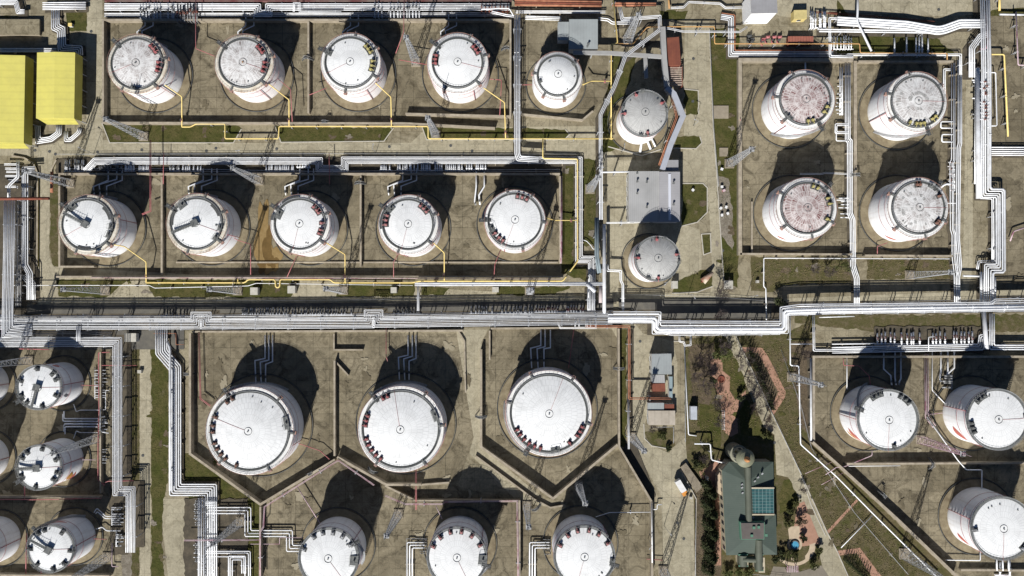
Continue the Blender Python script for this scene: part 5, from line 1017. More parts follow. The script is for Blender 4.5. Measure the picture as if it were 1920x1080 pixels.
# ---------------------------------------------------------------- buildings
def ng(c): return (c.x, c.y)
def building(name, label, cat, corners, h, wallm, roofm, roof='flat', over=0.25, ridge=0, wins=0, doors=0, group=None, thick=0.25, vents=()):
    """corners: roof corners in photo pixels, at height h"""
    pts = [ng(P(x, y, h)) for x, y in corners]; c = (sum(p[0] for p in pts)/len(pts), sum(p[1] for p in pts)/len(pts))
    t = empty(name, (c[0], c[1], 0), label, cat, group)
    inn = [(c[0]+(p[0]-c[0])*0.965, c[1]+(p[1]-c[1])*0.965) for p in pts]
    MB().prism(inn, 0, h-thick).build('wall', wallm, t)
    if roof == 'flat':
        MB().prism(pts, h-thick+0.003, h).build('roof', roofm, t)
    else:                                                    # gable: corners 0-1-2-3, ridge halfway between edges 0-1 and 3-2 or the other way
        a, b, c_, d = [Vector((*p, h)) for p in pts]; up = Vector((0, 0, ridge))
        if roof == 'gx': m1, m2 = a.lerp(d, 0.5)+up, b.lerp(c_, 0.5)+up; q = [a, b, c_, d, m1, m2]; fs = [(0,1,5,4),(4,5,2,3),(0,4,3),(1,2,5),(3,2,1,0)]
        else: m1, m2 = a.lerp(b, 0.5)+up, d.lerp(c_, 0.5)+up; q = [a, b, c_, d, m1, m2]; fs = [(0,4,5,3),(4,1,2,5),(0,1,4),(3,5,2),(3,2,1,0)]
        m = MB(); m.add(q, fs); m.build('roof', roofm, t)
    for s in range(len(inn)):
        p, q = Vector((*inn[s], 0)), Vector((*inn[(s+1) % len(inn)], 0)); d = q-p; ln = d.length
        if ln < 4 or not wins: continue
        u = d/ln; n_ = Vector((u.y, -u.x, 0)); cc = Vector((*c, 0))
        if (p.lerp(q, .5)+n_-cc).length < (p.lerp(q, .5)-cc).length: n_ = -n_
        k = int(ln/3.5)
        for fl in range(wins):
            for j in range(k):
                o = p+u*(ln*(j+0.5)/k)+n_*0.02+Vector((0,0,1.6+3.1*fl))
                if o.z > h-1: continue
                ang = math.atan2(u.y, u.x)
                if fl == 0 and j == 0 and doors: m = MB(); m.box(o-Vector((0,0,0.55)), (1.1, 0.14, 2.1), ang); m.build('door', M('door_paint', (0.12,0.12,0.12), 0.6), t)
                else:
                    m = MB(); m.box(o, (1.4, 0.10, 1.2), ang); w_ = m.build('window', M('window_glass', (0.03,0.04,0.05), 0.15), t)
                    m = MB(); m.box(o-Vector((0,0,0.68)), (1.6, 0.3, 0.08), ang); m.build('sill', white, w_)
    for (x, y) in vents:
        o = P(x, y, h); m = MB(); m.tube([o, o+Vector((0,0,1.0))], 0.25, 8); m.tube([o+Vector((0,0,1.0)), o+Vector((0,0,1.15))], 0.45, 8); m.build('roof_vent', seal, t)
    return t
corr = M('corrugated_grey_roof', (0.34, 0.37, 0.37), 0.55, c2=(0.28, 0.30, 0.30), scale=0.15, stripes=('X', 0.55), stripecol=0.82)
corrw = M('corrugated_pale_roof', (0.40, 0.40, 0.395), 0.55, c2=(0.32, 0.32, 0.315), scale=0.12, stripes=('X', 0.45), stripecol=0.88)
corrb = M('dull_ridged_roof', (0.33, 0.33, 0.34), 0.6, c2=(0.25, 0.245, 0.25), scale=0.15, stripes=('X', 0.6), stripecol=0.85)
rustr = M('rusty_sheet_roof', (0.22, 0.075, 0.045), 0.85, c2=(0.15, 0.05, 0.035), scale=0.3, stripes=('X', 0.5), stripecol=0.85)
rendr = M('white_render', (0.62, 0.62, 0.60), 0.8, c2=(0.48, 0.46, 0.42), scale=0.4)
beige = M('beige_felt_roof', (0.46, 0.41, 0.34), 0.9, c2=(0.34, 0.30, 0.24), scale=0.3, stripes=('X', 0.12), stripecol=0.9)
yr = M('yellow_sheet_roof', (0.66, 0.60, 0.15), 0.65, c2=(0.56, 0.51, 0.14), scale=0.22, stripes=('Y', 0.12), stripecol=0.94, amt=(.4, .75), detail=9)
# two yellow canopies
for lab, x0, y0, x1, y1 in (('yellow shed at the left edge, the wider of the two, cut by the picture frame', -60, 104, 44.5, 268), ('smaller yellow shed with a sloping south eave over white pipes', 69.5, 98.5, 139, 222)):
    h = 7.7; a, b = P(x0, y0, h), P(x1, y1, h); t = empty('yellow_shed', ((a.x+b.x)/2, (a.y+b.y)/2, 0), lab, 'shed', 'yellow roofed sheds')
    m = MB(); mx = (a.x+b.x)/2
    m.add([(a.x,a.y,h),(mx,a.y,h+.7),(b.x,a.y,h),(a.x,b.y,h),(mx,b.y,h+.7),(b.x,b.y,h)], [(0,3,4,1),(1,4,5,2),(0,1,2),(3,5,4),(0,2,5,3)]); m.build('roof', yr, t)
    m = MB(); z0 = 3.3; e = 0.06
    m.add([(b.x,a.y,h-.05),(b.x,b.y,h-.05),(b.x+e,b.y,z0),(b.x+e,a.y,z0)], [(0,1,2,3)])
    m.add([(a.x,a.y,h-.05),(a.x,b.y,h-.05),(a.x-e,b.y,z0),(a.x-e,a.y,z0)], [(3,2,1,0)])
    m.add([(a.x,a.y,h-.05),(b.x,a.y,h-.05),(b.x,a.y+e,z0),(a.x,a.y+e,z0)], [(0,1,2,3)])
    m.add([(a.x+.4,b.y,h-.05),(b.x-.02,b.y,h-.05),(b.x-.8,b.y-1.2,z0+.4),(a.x+1.4,b.y-1.2,z0+.4)], [(3,2,1,0)])
    sk = m.build('side_cladding', M('yellow_cladding', (0.50, 0.45, 0.10), 0.6, c2=(0.42, 0.38, 0.09), scale=0.3, stripes=('Y', 0.6), stripecol=0.85), t)
    sm = sk.modifiers.new('thickness', 'SOLIDIFY'); sm.thickness = 0.08
    for i in range(5):
        for sx in (a.x+.3, b.x-.3): 
            m = MB(); m.box((sx, a.y-.4+(b.y-a.y+.6)*i/4, h/2), (0.3, 0.3, h-.1)); m.build('column', steel, t)
building('grey_shed', 'grey corrugated shed with tank shadow falling across its roof', 'shed', [(1067,36),(1121,36),(1121,92),(1067,92)], 5, rendr, corr, vents=((1101,88),(1103,84)))
building('grey_annex', 'lower grey annex on the west side of the corrugated shed', 'shed', [(1046,41),(1066.5,41),(1066.5,75),(1046,75)], 4, rendr, corr)
building('rusty_shed', 'dark red rusty flat shed beside the long grey gallery', 'shed', [(1248,71),(1273,69),(1277,122),(1252,123)], 5, rust, rustr)
# open frame next to it
o0, o1 = P(1253, 125, 3.5), P(1279, 161, 3.5); t = empty('open_frame', ((o0.x+o1.x)/2, (o0.y+o1.y)/2, 0), 'open rusty frame with pale slats just south of the dark red shed', 'frame')
m = MB()
for i in range(9): m.box(((o0.x+o1.x)/2, o0.y+(o1.y-o0.y)*(i+.5)/9, 3.4), (abs(o1.x-o0.x), 0.35, 0.15))
m.build('slats', M('pale_slat', (0.5,0.4,0.33), 0.8, var=0.4, scale=1.0), t)
for x in (o0.x, o1.x):
    for y in (o0.y, o1.y): m = MB(); m.box((x, y, 1.75), (0.3, 0.3, 3.5)); m.build('post', rust, t)
    m = MB(); m.box((x, (o0.y+o1.y)/2, 3.3), (0.32, abs(o1.y-o0.y), 0.3)); m.build('beam', rust, t)
# warehouse: two roofs
building('warehouse', 'large pale warehouse with ridged roofs between the two grey tanks', 'warehouse', [(1179,321),(1236,321),(1236,416),(1179,416)], 6.5, rendr, corrw, wins=1, doors=1, vents=((1194,341),(1194,363),(1212,342),(1212,389),(1194,325)))
building('warehouse_hall', 'right hand hall of the warehouse with a bright skylight strip', 'warehouse', [(1236.3,322),(1275,322),(1275,416),(1236.3,416)], 7, rendr, M('lilac_ridged_roof', (0.37, 0.365, 0.375), 0.55, c2=(0.31,0.305,0.315), scale=0.1, stripes=('Y', 0.5), stripecol=0.9), vents=((1262,344),(1262,384)))
a, b = P(1254, 326, 7), P(1257, 413, 7); m = MB(); m.box(((a.x+b.x)/2, (a.y+b.y)/2, 7.1), (0.9, abs(b.y-a.y), 0.25)); m.build('skylight', M('skylight_panel', (0.6, 0.62, 0.68), 0.3), bpy.data.objects['warehouse_hall'])
building('stair_house', 'small grey stair house where the gallery meets the warehouse', 'shed', [(1247,300),(1272,300),(1272,320),(1247,320)], 5.5, rendr, corrb)
# gallery
def gallery(label, pts, w_, z, mat, hh=2.2):
    q = [ng(P(x, y, z)) for x, y in pts]; a, b = offset(q, w_/2), offset(q, -w_/2); t = empty('covered_gallery', (*q[0], 0), label, 'gallery')
    m = MB(); r = MB(); a2, b2 = offset(q, w_/2+.15), offset(q, -w_/2-.15)
    for i in range(len(q)-1): m.prism([a[i], a[i+1], b[i+1], b[i]], z-hh, z-0.15); r.prism([a2[i], a2[i+1], b2[i+1], b2[i]], z-0.15, z+(0.004 if i % 2 else 0))
    m.build('side_panel', steel, t); r.build('roof', mat, t)
    for i in range(len(q)-1):
        ln = math.dist(q[i], q[i+1]); k = max(1, int(ln/9))
        for j in range(k):
            f = (j+.5)/k; x, y = q[i][0]+(q[i+1][0]-q[i][0])*f, q[i][1]+(q[i+1][1]-q[i][1])*f; m = MB(); m.box((x, y, (z-hh)/2), (0.4, 0.4, z-hh)); m.build('column', steel, t)
gm = M('gallery_roof_sheet', (0.36, 0.36, 0.35), 0.7, c2=(0.28,0.275,0.265), scale=0.2)
gb = M('bluish_gallery_roof', (0.40, 0.42, 0.47), 0.6, c2=(0.33,0.345,0.38), scale=0.2)
gallery('long grey covered gallery running south from the silver rack', [(1243,50),(1246,110),(1251,162)], 1.5, 6.6, gm)
gallery('bluish covered gallery bending down to the warehouse', [(1250,163),(1264,176),(1281,217),(1258,270),(1242,318)], 1.7, 6.4, gb)
gallery('narrow grey walkway crossing from the small domed tank to the gallery', [(1075,98),(1146,99),(1243,106)], 1.1, 5.6, gm, 1.2)
gallery('short grey walkway branch north of the first grey tank', [(1210,107),(1212,146)], 1.1, 5.5, gm, 1.2)
building('small_office', 'small office with light grey roof and a green trimmed west wall', 'building', [(1222,664),(1259,663),(1260,702),(1222,702)], 5, rendr, corr, wins=1, doors=1)
building('office_annex', 'middle annex of the small office with pale panels', 'building', [(1223,703),(1246,703),(1247,718),(1223,718)], 4.2, rendr, corrw, wins=1)
building('rusty_annex', 'rusty roofed annex at the south end of the small office', 'building', [(1223,719.5),(1247,719),(1248,734),(1224,735)], 3.8, M('brick_wall', (0.3,0.14,0.09), 0.9, var=.4, scale=1.0), rustr)
building('side_shed', 'narrow blue grey shed along the east of the small office', 'shed', [(1255,706),(1261,706),(1261,746),(1255,746)], 3, rendr, M('blue_grey_sheet', (0.25,0.32,0.34), .6))
building('beige_hut', 'flat beige roofed hut south of the rust brown duct', 'building', [(1215,770),(1266,770),(1266,797),(1216,797)], 3.4, rendr, beige, wins=1)
building('grey_hut', 'grey roofed lean-to against the north of the beige hut', 'building', [(1215,755.5),(1245,755.5),(1245,769),(1215,769)], 3.0, rendr, corr)
building('brown_hut', 'brown roofed lean-to beside the grey one north of the beige hut', 'building', [(1246,758),(1264,758),(1264,769),(1246,769)], 2.8, rendr, rustr)
building('silver_kiosk', 'narrow silver container by the white kerb of the park', 'container', [(1295,762),(1307,762),(1307,787),(1295,787)], 2.8, steel, M('silver_sheet', (0.5,0.53,0.58), .5, var=.2, scale=.5, stripes=('X', 1.0)))
building('white_building', 'tall white building with flat grey roof cut by the top edge', 'building', [(1407,-16),(1456,-16),(1458,24),(1409,25)], 10, M('bright_white_wall', (0.82,0.82,0.81), .7), corrb)
building('yellow_hut', 'small yellow hut near the fittings at the top right', 'hut', [(1488.5,19),(1513,18.5),(1513,35),(1488.5,36)], 3, M('yellow_wall', (0.62,0.5,0.2), .8, var=.2, scale=.5), M('pale_yellow_roof', (0.60,0.50,0.22), .8, var=.25, scale=.5), wins=1)
building('red_roof_shed', 'low reddish tiled roof just right of the red pumps', 'shed', [(1478,68),(1525,68),(1525,83),(1478,83)], 2.5, rust, M('red_tile_sheet', (0.36,0.13,0.09), .9, var=.3, scale=.5, stripes=('X', .3)))
building('top_left_block', 'low concrete block cut off at the upper left corner', 'building', [(-40,36),(74,36),(74,65),(-40,65)], 1.6, conc, gfloor)
for lab, x, y, w_, h_ in (('first grey cabinet on the south verge left of the lattice mast', 476, 546, 7, 7), ('second grey cabinet on the south verge below the yellow square loop', 546, 543, 7, 7), ('third grey cabinet on the verge below the fourth tank of the second row', 738, 544, 5.5, 5.5), ('fourth grey cabinet near the red fitting left of the centre mast', 929, 543, 6, 5),
    ('white block shed at the kerb south of the second grey tank', 1266, 534, 5, 7), ('pale flat slab roof by the bare tree', 1366, 534, 8.5, 8), ('white box on the verge under the lower rusty tank', 1421, 528, 2.5, 2.5), ('wide concrete pad on the verge left of the upper rusty tank bund', 1352, 210, 14, 12), ('small concrete pit cover on the verge under the leaning mast', 1357, 285, 8, 8),
    ('tiny white hut by the road left of the five white pipes', 261, 697, 3.5, 3), ('yellow box near the stepping pipes', 131, 46, 3.5, 3), ('white post box at the south wall of the bottom road', 1296, 934, 2.5, 2), ('grey white box near the park court fence', 1327, 899, 2, 5), ('grey cabinet near the rack bend in the lower left', 244, 633, 11, 8)):
    building('cabinet', lab, 'cabinet', [(x-w_,y-h_),(x+w_,y-h_),(x+w_,y+h_),(x-w_,y+h_)], 0.4 if 'pad' in lab or 'pit' in lab else (2.4 if h_ > 4 else 1.2), conc if ('pad' in lab or 'slab' in lab or 'pit' in lab) else rendr, rustl if lab.startswith('rust') else (yel if lab.startswith('yellow') else (conc if ('pad' in lab or 'pit' in lab) else M('cabinet_top', (0.5,0.48,0.42), .8, var=.25, scale=.8))))
# white vent boxes on gravel
for k, (x, y) in enumerate(((1352,351),(1356,358),(1350,391),(1360,389),(1352,404),(1363,401),(1298,357),(1352,318))):
    b = P(x, y, 0); t = empty('vent_box', b, ('northernmost of the two boxes at the top of the gravel strip','reddish box just below the top one on the gravel strip','upper left of four white boxes low on the gravel strip','upper right of four white boxes low on the gravel strip','lower left of four white boxes low on the gravel strip','lower right of four white boxes low on the gravel strip','white and red box on the lawn right of the warehouse','white topped black box north of the gravel strip')[k], 'vent box', 'little white boxes standing about')
    m = MB(); m.box(b+Vector((0,0,0.5)), (0.8, 0.8, 1.0), k*.4); m.build('body', dark if k != 1 else red, t); m = MB(); m.box(b+Vector((0,0,1.08)), (1.0, 0.9, 0.14), k*.4); m.build('lid', white if k != 1 else pink, t)
# rusted leaning cone with cradle
b = P(1322, 518, 0); t = empty('rusted_vessel', b, 'pointed rusted vessel with pale bottom lying on the kerbed verge', 'vessel'); 
m = MB(); m.tube([b+Vector((-1.2,-2.0,1.0)), b+Vector((2.4,1.4,2.2))], 1.4, 12, r2=0.5); m.build('body', M('cream_rust', (0.5,0.45,0.35), .8, c2=(0.25,.1,.06), scale=.5), t)
m = MB(); m.box(b+Vector((-.5,-1.4,.5)), (2.6,.4,1.0), .7); m.build('cradle', rust, t)
# red pumps
for k, (x, y) in enumerate(((1430,76),(1438,72),(1450,72),(1460,72),(1404,70),(1409,76))):
    b = P(x, y, 0); t = empty('pump', b, ('first red pump from the left by the orange line','second red pump from the left by the orange line','third red pump from the left by the orange line','last red pump beside the reddish tiled roof','dark pump nearer the wall left of the red pumps','dark pump under the orange line left of the red pumps')[k], 'pump', 'pumps north of the upper rusty tank')
    c = red if k < 4 else dark; m = MB(); m.box(b+Vector((0,0,.3)), (2.0,1.2,.5), k*.5); m.build('base', dark, t); m = MB(); m.tube([b+Vector((-.7,0,1)), b+Vector((.7,.2,1))], .55, 10); m.tube([b+Vector((.2,0,1)), b+Vector((.2,0,2))], .3, 8); m.build('motor', c, t)
    m = MB(); m.tube([b+Vector((-.9,-.6,.6)), b+Vector((-.9,-1.8,.6)), b+Vector((-.2,-2.2,.6))], .22, 6); m.build('hose', c, t)
# truck
tb = P(1275.5, 912, 0); ta = math.atan2(P(1266,898).y-P(1284,928).y, P(1266,898).x-P(1284,928).x); t = empty('truck', tb, 'white box truck with orange cab parked beside the concrete ramp', 'truck')
u = Vector((math.cos(ta), math.sin(ta), 0)); v = Vector((-u.y, u.x, 0))
m = MB(); m.box(tb+u*0.9+Vector((0,0,1.9)), (4.6, 2.1, 2.2), ta); m.build('cargo_box', white, t)
m = MB(); m.box(tb-u*2.4+Vector((0,0,1.35)), (1.5, 2.0, 1.5), ta); m.box(tb-u*2.25+Vector((0,0,2.2)), (1.1, 1.8, 0.35), ta); cb = m.build('cab', M('orange_cab_paint', (0.62, 0.27, 0.06), .4), t)
m = MB(); m.box(tb-u*3.13+Vector((0,0,1.75)), (0.06, 1.7, 0.6), ta); m.build('windscreen', MATS['window_glass'], cb)
m = MB(); m.box(tb+Vector((0,0,.7)), (6.0, 1.6, .2), ta); m.build('chassis', dark, t)
for du in (-2.2, 2.0):
    for dv in (-.9, .9): m = MB(); p = tb+u*du+v*dv+Vector((0,0,.45)); m.tube([p-v*.15, p+v*.15], .45, 14); m.build('wheel', M('tyre_rubber', (0.02,0.02,0.02), .9), t)
# ramp
r0 = [(1276,876),(1286,868),(1318,912),(1306,924)]; q = [ng(P(x, y, 1.2)) for x, y in r0]; t = empty('concrete_ramp', (*q[0], 0), 'ribbed concrete ramp slanting beside the white truck', 'ramp')
m = MB(); a, b_, c, d = [Vector(p) for p in q]
for i in range(11):
    f0, f1 = i/11, (i+.82)/11; p = [a.lerp(b_, f0), a.lerp(b_, f1), d.lerp(c, f1), d.lerp(c, f0)]; m.prism([(z.x, z.y) for z in p], 0, 1.2+0.02*(i % 2))
m.build('ribs', conc, t); m = MB(); m.prism(q, 0, 1.0); m.build('ramp_base', apron, t)
kerb([(1276,880),(1305,935),(1303,1085)], h=0.5, w_=.3, mat=kerb_m, name='kerb')
# ---------------------------------------------------------------- green roofed office
gr = M('green_sheet_roof', (0.064, 0.086, 0.071), 0.7, c2=(0.078, 0.10, 0.083), scale=0.25, stripes=('Y', 0.45), stripecol=0.88)
gr2 = M('olive_barrel_roof', (0.115, 0.125, 0.095), 0.6, c2=(0.09,0.10,0.075), scale=0.3)
gtrim = M('green_trim', (0.10, 0.22, 0.15), 0.6); cwall = M('cream_wall', (0.52, 0.46, 0.34), .85, c2=(0.4,.34,.24), scale=.4)
he = 6.5
def B3(x, y, z): return P(x, y, z)
out = [(1367,866),(1450,866),(1451,910),(1451,963),(1455,965),(1457,1040),(1362,1041),(1354,882)]
fp = [ng(P(x, y, he)) for x, y in out]; gc = P(1405, 950, 0)
T = empty('green_office', gc, 'dark green roofed office with round tower and glass atrium in the park', 'building')
inn = [(gc.x+(p[0]-gc.x)*0.97-0.1, gc.y+(p[1]-gc.y)*0.98) for p in fp]; MB().prism(inn, 0, he-.25).build('wall', cwall, T)
MB().prism(fp, he-.25, he-.05).build('eave', gtrim, T)
# hipped roof
rx0, rx1 = 1393, 1418; zr_ = 8.6
o_ = [P(x, y, he) for x, y in [(1354.5,867),(1450,866.5),(1456.5,1040),(1362.5,1040.5)]]; o_[0] = P(1362, 866.5, he)
ridge = [P(1402, 903, zr_), P(1408, 1003, zr_)]
e = [P(x, y, he+.01) for x, y in out]; m = MB(); m.add(e+ridge, [(0,8,1),(1,8,2),(2,8,9,3),(3,9,4),(4,9,5),(5,9,6),(6,9,8,7),(7,8,0)][::1]); m.f = [f[::-1] if (m.v[f[1]]-m.v[f[0]]).cross(m.v[f[2]]-m.v[f[0]]).z < 0 else f for f in m.f]; m.build('roof', gr, T)
def barrel(name, x0, y0, x1, y1, r_, z, mat, par):
    a, b = P(x0, y0, z), P(x1, y1, z); d = (b-a).normalized(); n_ = Vector((-d.y, d.x, 0)); m = MB(); vs = []
    for p in (a, b):
        for i in range(13):
            an = math.pi*i/12; vs.append(p+n_*r_*math.cos(an)+Vector((0,0,r_*math.sin(an)*0.8)))
    m.add(vs, [(i, i+1, i+14, i+13) for i in range(12)], True); m.add([vs[i] for i in range(13)], [tuple(range(12,-1,-1))]); m.add([vs[i] for i in range(13, 26)], [tuple(range(13))]); 
    aa, bb = a-Vector((0,0,.0)), b; m.prism([ng(aa+n_*r_), ng(bb+n_*r_), ng(bb-n_*r_), ng(aa-n_*r_)], z-2.0, z+.001); return m.build(name, mat, par)
barrel('barrel_vault', 1402.5, 876, 1404.5, 977, 1.05, 9.0, gr2, T); barrel('barrel_vault', 1423, 1012, 1424, 1069, 1.2, 8.0, gr2, T); barrel('barrel_vault', 1392, 1049, 1420, 1050, 0.95, 7.2, gr2, T)
b1 = barrel('barrel_vault', 1393, 1041, 1393.5, 1061, 1.5, 6.6, gr2, T)
for x, y, r_ in ((1393,1040,1.6),(1393.5,1061,1.6),(1423.5,1040,1.35),(1424,1069.5,1.35)):
    p = P(x, y, 6.8); m = MB(); m.box(p, (r_*2.1, .5, .5)); m.build('gable_trim', gtrim, T)
m = MB(); p0, p1 = P(1384,1042,0), P(1430,1070,0); m.box((P(1393,1050,4).x, P(1393,1050,4).y, 2.8), (2.8, 3.6, 5.6)); m.box((P(1424,1055,4).x, P(1424,1055,4).y, 3.2), (2.2, 5.4, 6.4)); m.build('porch', cwall, T)
# penthouse
pc = [(1388,979.5),(1434,979.5),(1433.5,1012),(1390,1012)]; q = [ng(P(x, y, 10)) for x, y in pc]; MB().prism(q, 8, 9.8).build('penthouse', gtrim, T)
c2 = P(1411, 996, 10); q2 = [(c2.x+(p[0]-c2.x)*.94, c2.y+(p[1]-c2.y)*.92) for p in q]; pr = MB().prism(q2, 9.7, 10.0).build('penthouse_roof', M('brown_felt', (0.13,0.115,0.105), .9, var=.2, scale=.5), T)
for x, y in ((1409,1004),(1413,989),(1422,988),(1436,1003)): p = P(x, y, 10); m = MB(); m.box(p+Vector((0,0,.2)), (.9,.9,.5)); m.build('roof_hatch', gtrim, T)
# atrium
a, b = P(1408, 916, 8), P(1450, 962.5, 8); m = MB(); m.prism([(a.x,a.y),(b.x,a.y),(b.x,b.y),(a.x,b.y)], 7.0, 8.3); at_ = m.build('atrium_glass', M('atrium_glass', (0.025, 0.075, 0.085), 0.25, c2=(0.06,0.15,0.15), scale=.35), T)
m = MB()
for i in range(7): x = a.x+(b.x-a.x)*i/6; m.box((x, (a.y+b.y)/2, 8.36), (.14, abs(b.y-a.y), .12))
for i in range(9): y = a.y+(b.y-a.y)*i/8; m.box(((a.x+b.x)/2, y, 8.34), (abs(b.x-a.x), .12, .10))
m.build('glazing_bars', M('teal_bar', (0.17,0.26,0.26), .5), at_); m = MB(); m.box(((a.x+b.x)/2, a.y+.3, 8.3), (abs(b.x-a.x)+.4, .5, .5)); m.box(((a.x+b.x)/2, b.y-.3, 8.3), (abs(b.x-a.x)+.4, .5, .5)); m.build('atrium_frame', cwall, at_)
for x, y in ((1391,908),(1391,914),(1392,924),(1415,902),(1421,895),(1429,888),(1412,970)): p = P(x, y, 8.2); m = MB(); m.box(p, (.7,.5,.6), .7); m.build('air_unit', steel, T)
# tower
tc = P(1400, 861, 15); tcg = Vector((tc.x, tc.y, 0)); m = MB(); m.lathe(tcg, [(3.0,0),(3.0,6.3),(3.25,6.4),(3.25,7.0),(2.7,7.1),(2.7,13.2)], 24, False); tw = m.build('tower', M('tower_stone', (0.30,0.29,0.22), .8, c2=(.2,.2,.15), scale=.6), T)
m = MB(); m.lathe(tcg, [(3.2,13.0),(3.3,13.5),(3.2,13.7),(2.3,14.5),(1.2,15.0),(0.9,15.1)], 28, False); m.build('tower_roof', M('olive_dome', (0.21,0.21,0.14), .55, c2=(.16,.165,.11), scale=.5, stripes=('Z', 1.2)), tw)
m = MB(); m.lathe(tcg, [(1.0,15.0),(1.0,15.8),(.8,16.4),(.45,16.8),(.02,17.2)], 16); m.build('cupola', M('copper_gold', (0.42,0.20,0.08), .4), tw)
for i in range(10):
    an = 2*math.pi*i/10; m = MB(); m.box(tcg+Vector((2.72*math.cos(an), 2.72*math.sin(an), 10.5)), (.12,.9,2.6), an); m.build('tower_window', MATS['window_glass'], tw)
for i in range(10):
    z = 2.0; 
    for (xa, ya, xb, yb) in ((1354,882,1362,1041),):
        p = Vector((*inn[7], 0)).lerp(Vector((*inn[6], 0)), (i+.5)/10); m = MB(); m.box(p+Vector((-.03,0,3.2)), (.12,1.2,2.6)); m.build('window', MATS['window_glass'], T)
# side terrace to the west
m = MB(); m.prism([ng(P(x, y, 3)) for x, y in [(1345,893),(1354,878),(1354,930),(1346,925)]], 0, 3); m.build('terrace', cream, T)
# pool with fountain water
pcn = P(1489.5, 1021.5, 0); t = empty('fountain_pool', pcn, 'round blue pool in the cream paved garden by the green office', 'pool')
m = MB(); m.lathe(pcn, [(1.75,0),(1.75,.5),(1.45,.5),(1.45,.2)], 32, False); m.build('rim', M('pool_rim', (0.12,0.11,0.10), .7), t)
m = MB(); m.lathe(pcn+Vector((0,0,.38)), [(1.46,0),(.01,0.001)], 32, False); m.build('water', M('blue_water', (0.06, 0.24, 0.40), .08, c2=(.1,.35,.5), scale=.8), t)
# pergola and arches
def pergola(x, y, w_, d_, lab, col):
    b = P(x, y, 0); t = empty('pergola', b, lab, 'pergola'); m = MB()
    for i in range(7): m.box(b+Vector((-w_/2+w_*i/6, 0, 2.5)), (.22, d_, .2))
    m.build('slats', col, t); 
    for sx in (-1,1):
        for sy in (-1,1): m = MB(); m.box(b+Vector((sx*w_/2*.9, sy*d_/2*.8, 1.2)), (.2,.2,2.4)); m.build('post', col, t)
pergola(1481, 1062, 3.8, 2.4, 'pink edged pergola below the round pool', pink)
b = P(1355, 789, 0); t = empty('white_bench_row', b, 'row of little white rails beside the pink brick path', 'railing'); m = MB()
for i in range(10): m.box(b+Vector((0, -3+i*.75, .45)), (1.0,.15,.1))
m.box(b+Vector((.55,.3,.5)), (.12,7.4,.1)); m.build('rails', white, t)
m = MB(); m.lathe(P(1352, 711, 0), [(1.3,0),(1.3,.4),(1.0,.4),(1.0,.25),(.01,.3)], 20, False); m.build('planter', rust, None, 'round dark planter in the bulge of the brick path', 'planter')
# hexagon kiosk
b = P(1492, 982, 0); 
# ---------------------------------------------------------------- vegetation
bark = M('bark', (0.105, 0.082, 0.07), .95, c2=(.06,.045,.04), scale=2.0)
twig = M('twigs', (0.115, 0.092, 0.085), .95)
def bare_tree(x, y, label, h=9, spread=4.5, seed=0, thick=.22, mat=twig, dens=1.0):
    rnd = random.Random(seed); b = P(x, y, 0); t = empty('bare_tree', b, label, 'tree', 'leafless park trees'); tr = MB(); br = MB()
    top = b+Vector((rnd.uniform(-.3,.3), rnd.uniform(-.3,.3), h*.35)); tr.tube([b, top], thick, 7, r2=thick*.7); tr.build('trunk', bark, t)
    def grow(p, d, ln, r, lv):
        q = p; pts = [p]
        for i in range(3):
            d = (d+Vector((rnd.uniform(-.25,.25), rnd.uniform(-.25,.25), rnd.uniform(-.05,.2)))).normalized(); q = q+d*ln/3; pts.append(q)
        br.tube(pts, r, 4 if lv < 2 else 3, False, r2=r*.5)
        if lv < 4:
            for k in range(int((4 if lv < 2 else 3)*dens)+ (lv == 0)):
                a = rnd.uniform(0, 6.28); e = Vector((math.cos(a), math.sin(a), rnd.uniform(-.1,.6))); s = pts[rnd.choice((1,2,3,3))]
                grow(s, (d+e*.9).normalized(), ln*rnd.uniform(.55,.75), max(.022, r*.55), lv+1)
    for k in range(6):
        a = k*1.05+rnd.uniform(-.3,.3); grow(top, Vector((math.cos(a), math.sin(a), .75)).normalized(), spread*.55, thick*.5, 0)
    br.build('crown', mat, t)
dark_tw = M('dark_purple_twigs', (0.06, 0.045, 0.045), .95)
TL = (('on the road south of the gravel verge', 1345,545,10,4.6,.2), ('over the rack shade just below the first bare tree', 1341,592,8,4,.2), ('by the head of the sloping park road', 1385,668,9,4.5,.24), ('overhanging the upper part of the sloping road', 1396,706,9,5,.24), ('beside the middle of the sloping road', 1412,740,9,4.6,.24), ('right where the sloping road leaves the hedges', 1432,788,8,3.6,.22),
    ('dark one at the left of the park near the white kerb', 1310,672,7,4.6,.2), ('dark one above the brick path head', 1328,690,7,4.4,.2), ('between the brick path and the kerb', 1318,722,6,4,.18), ('low dense one west of the brick path', 1340,752,6,3.6,.18), ('near the little white rails', 1346,786,6,3.6,.18), ('dark one above the tower shadow', 1410,765,8,3.6,.2),
    ('at the north fringe of the park under the rack', 1352,652,7,4,.2), ('on the strip beside the white pipe right of the park', 1505,665,6,3,.15), ('small one by the beige hut', 1222,800,4,2,.12), ('on the verge beneath the lower rusty tank', 1545,510,6,3,.16), ('on the verge left of the green bush', 1520,505,5,2.6,.14), ('left of the ramp among shrubs', 1318,856,5,2.6,.12), ('tiny one near the crossing pipes of the meadow', 1500,915,4,1.8,.1), ('low one on the soil west of the park path', 1300,705,5,3.4,.16))
for k, (lab, x, y, h, s, th) in enumerate(TL): bare_tree(x, y, 'bare tree '+lab, h, s, 100+k, th, dark_tw if 'dark' in lab else twig)
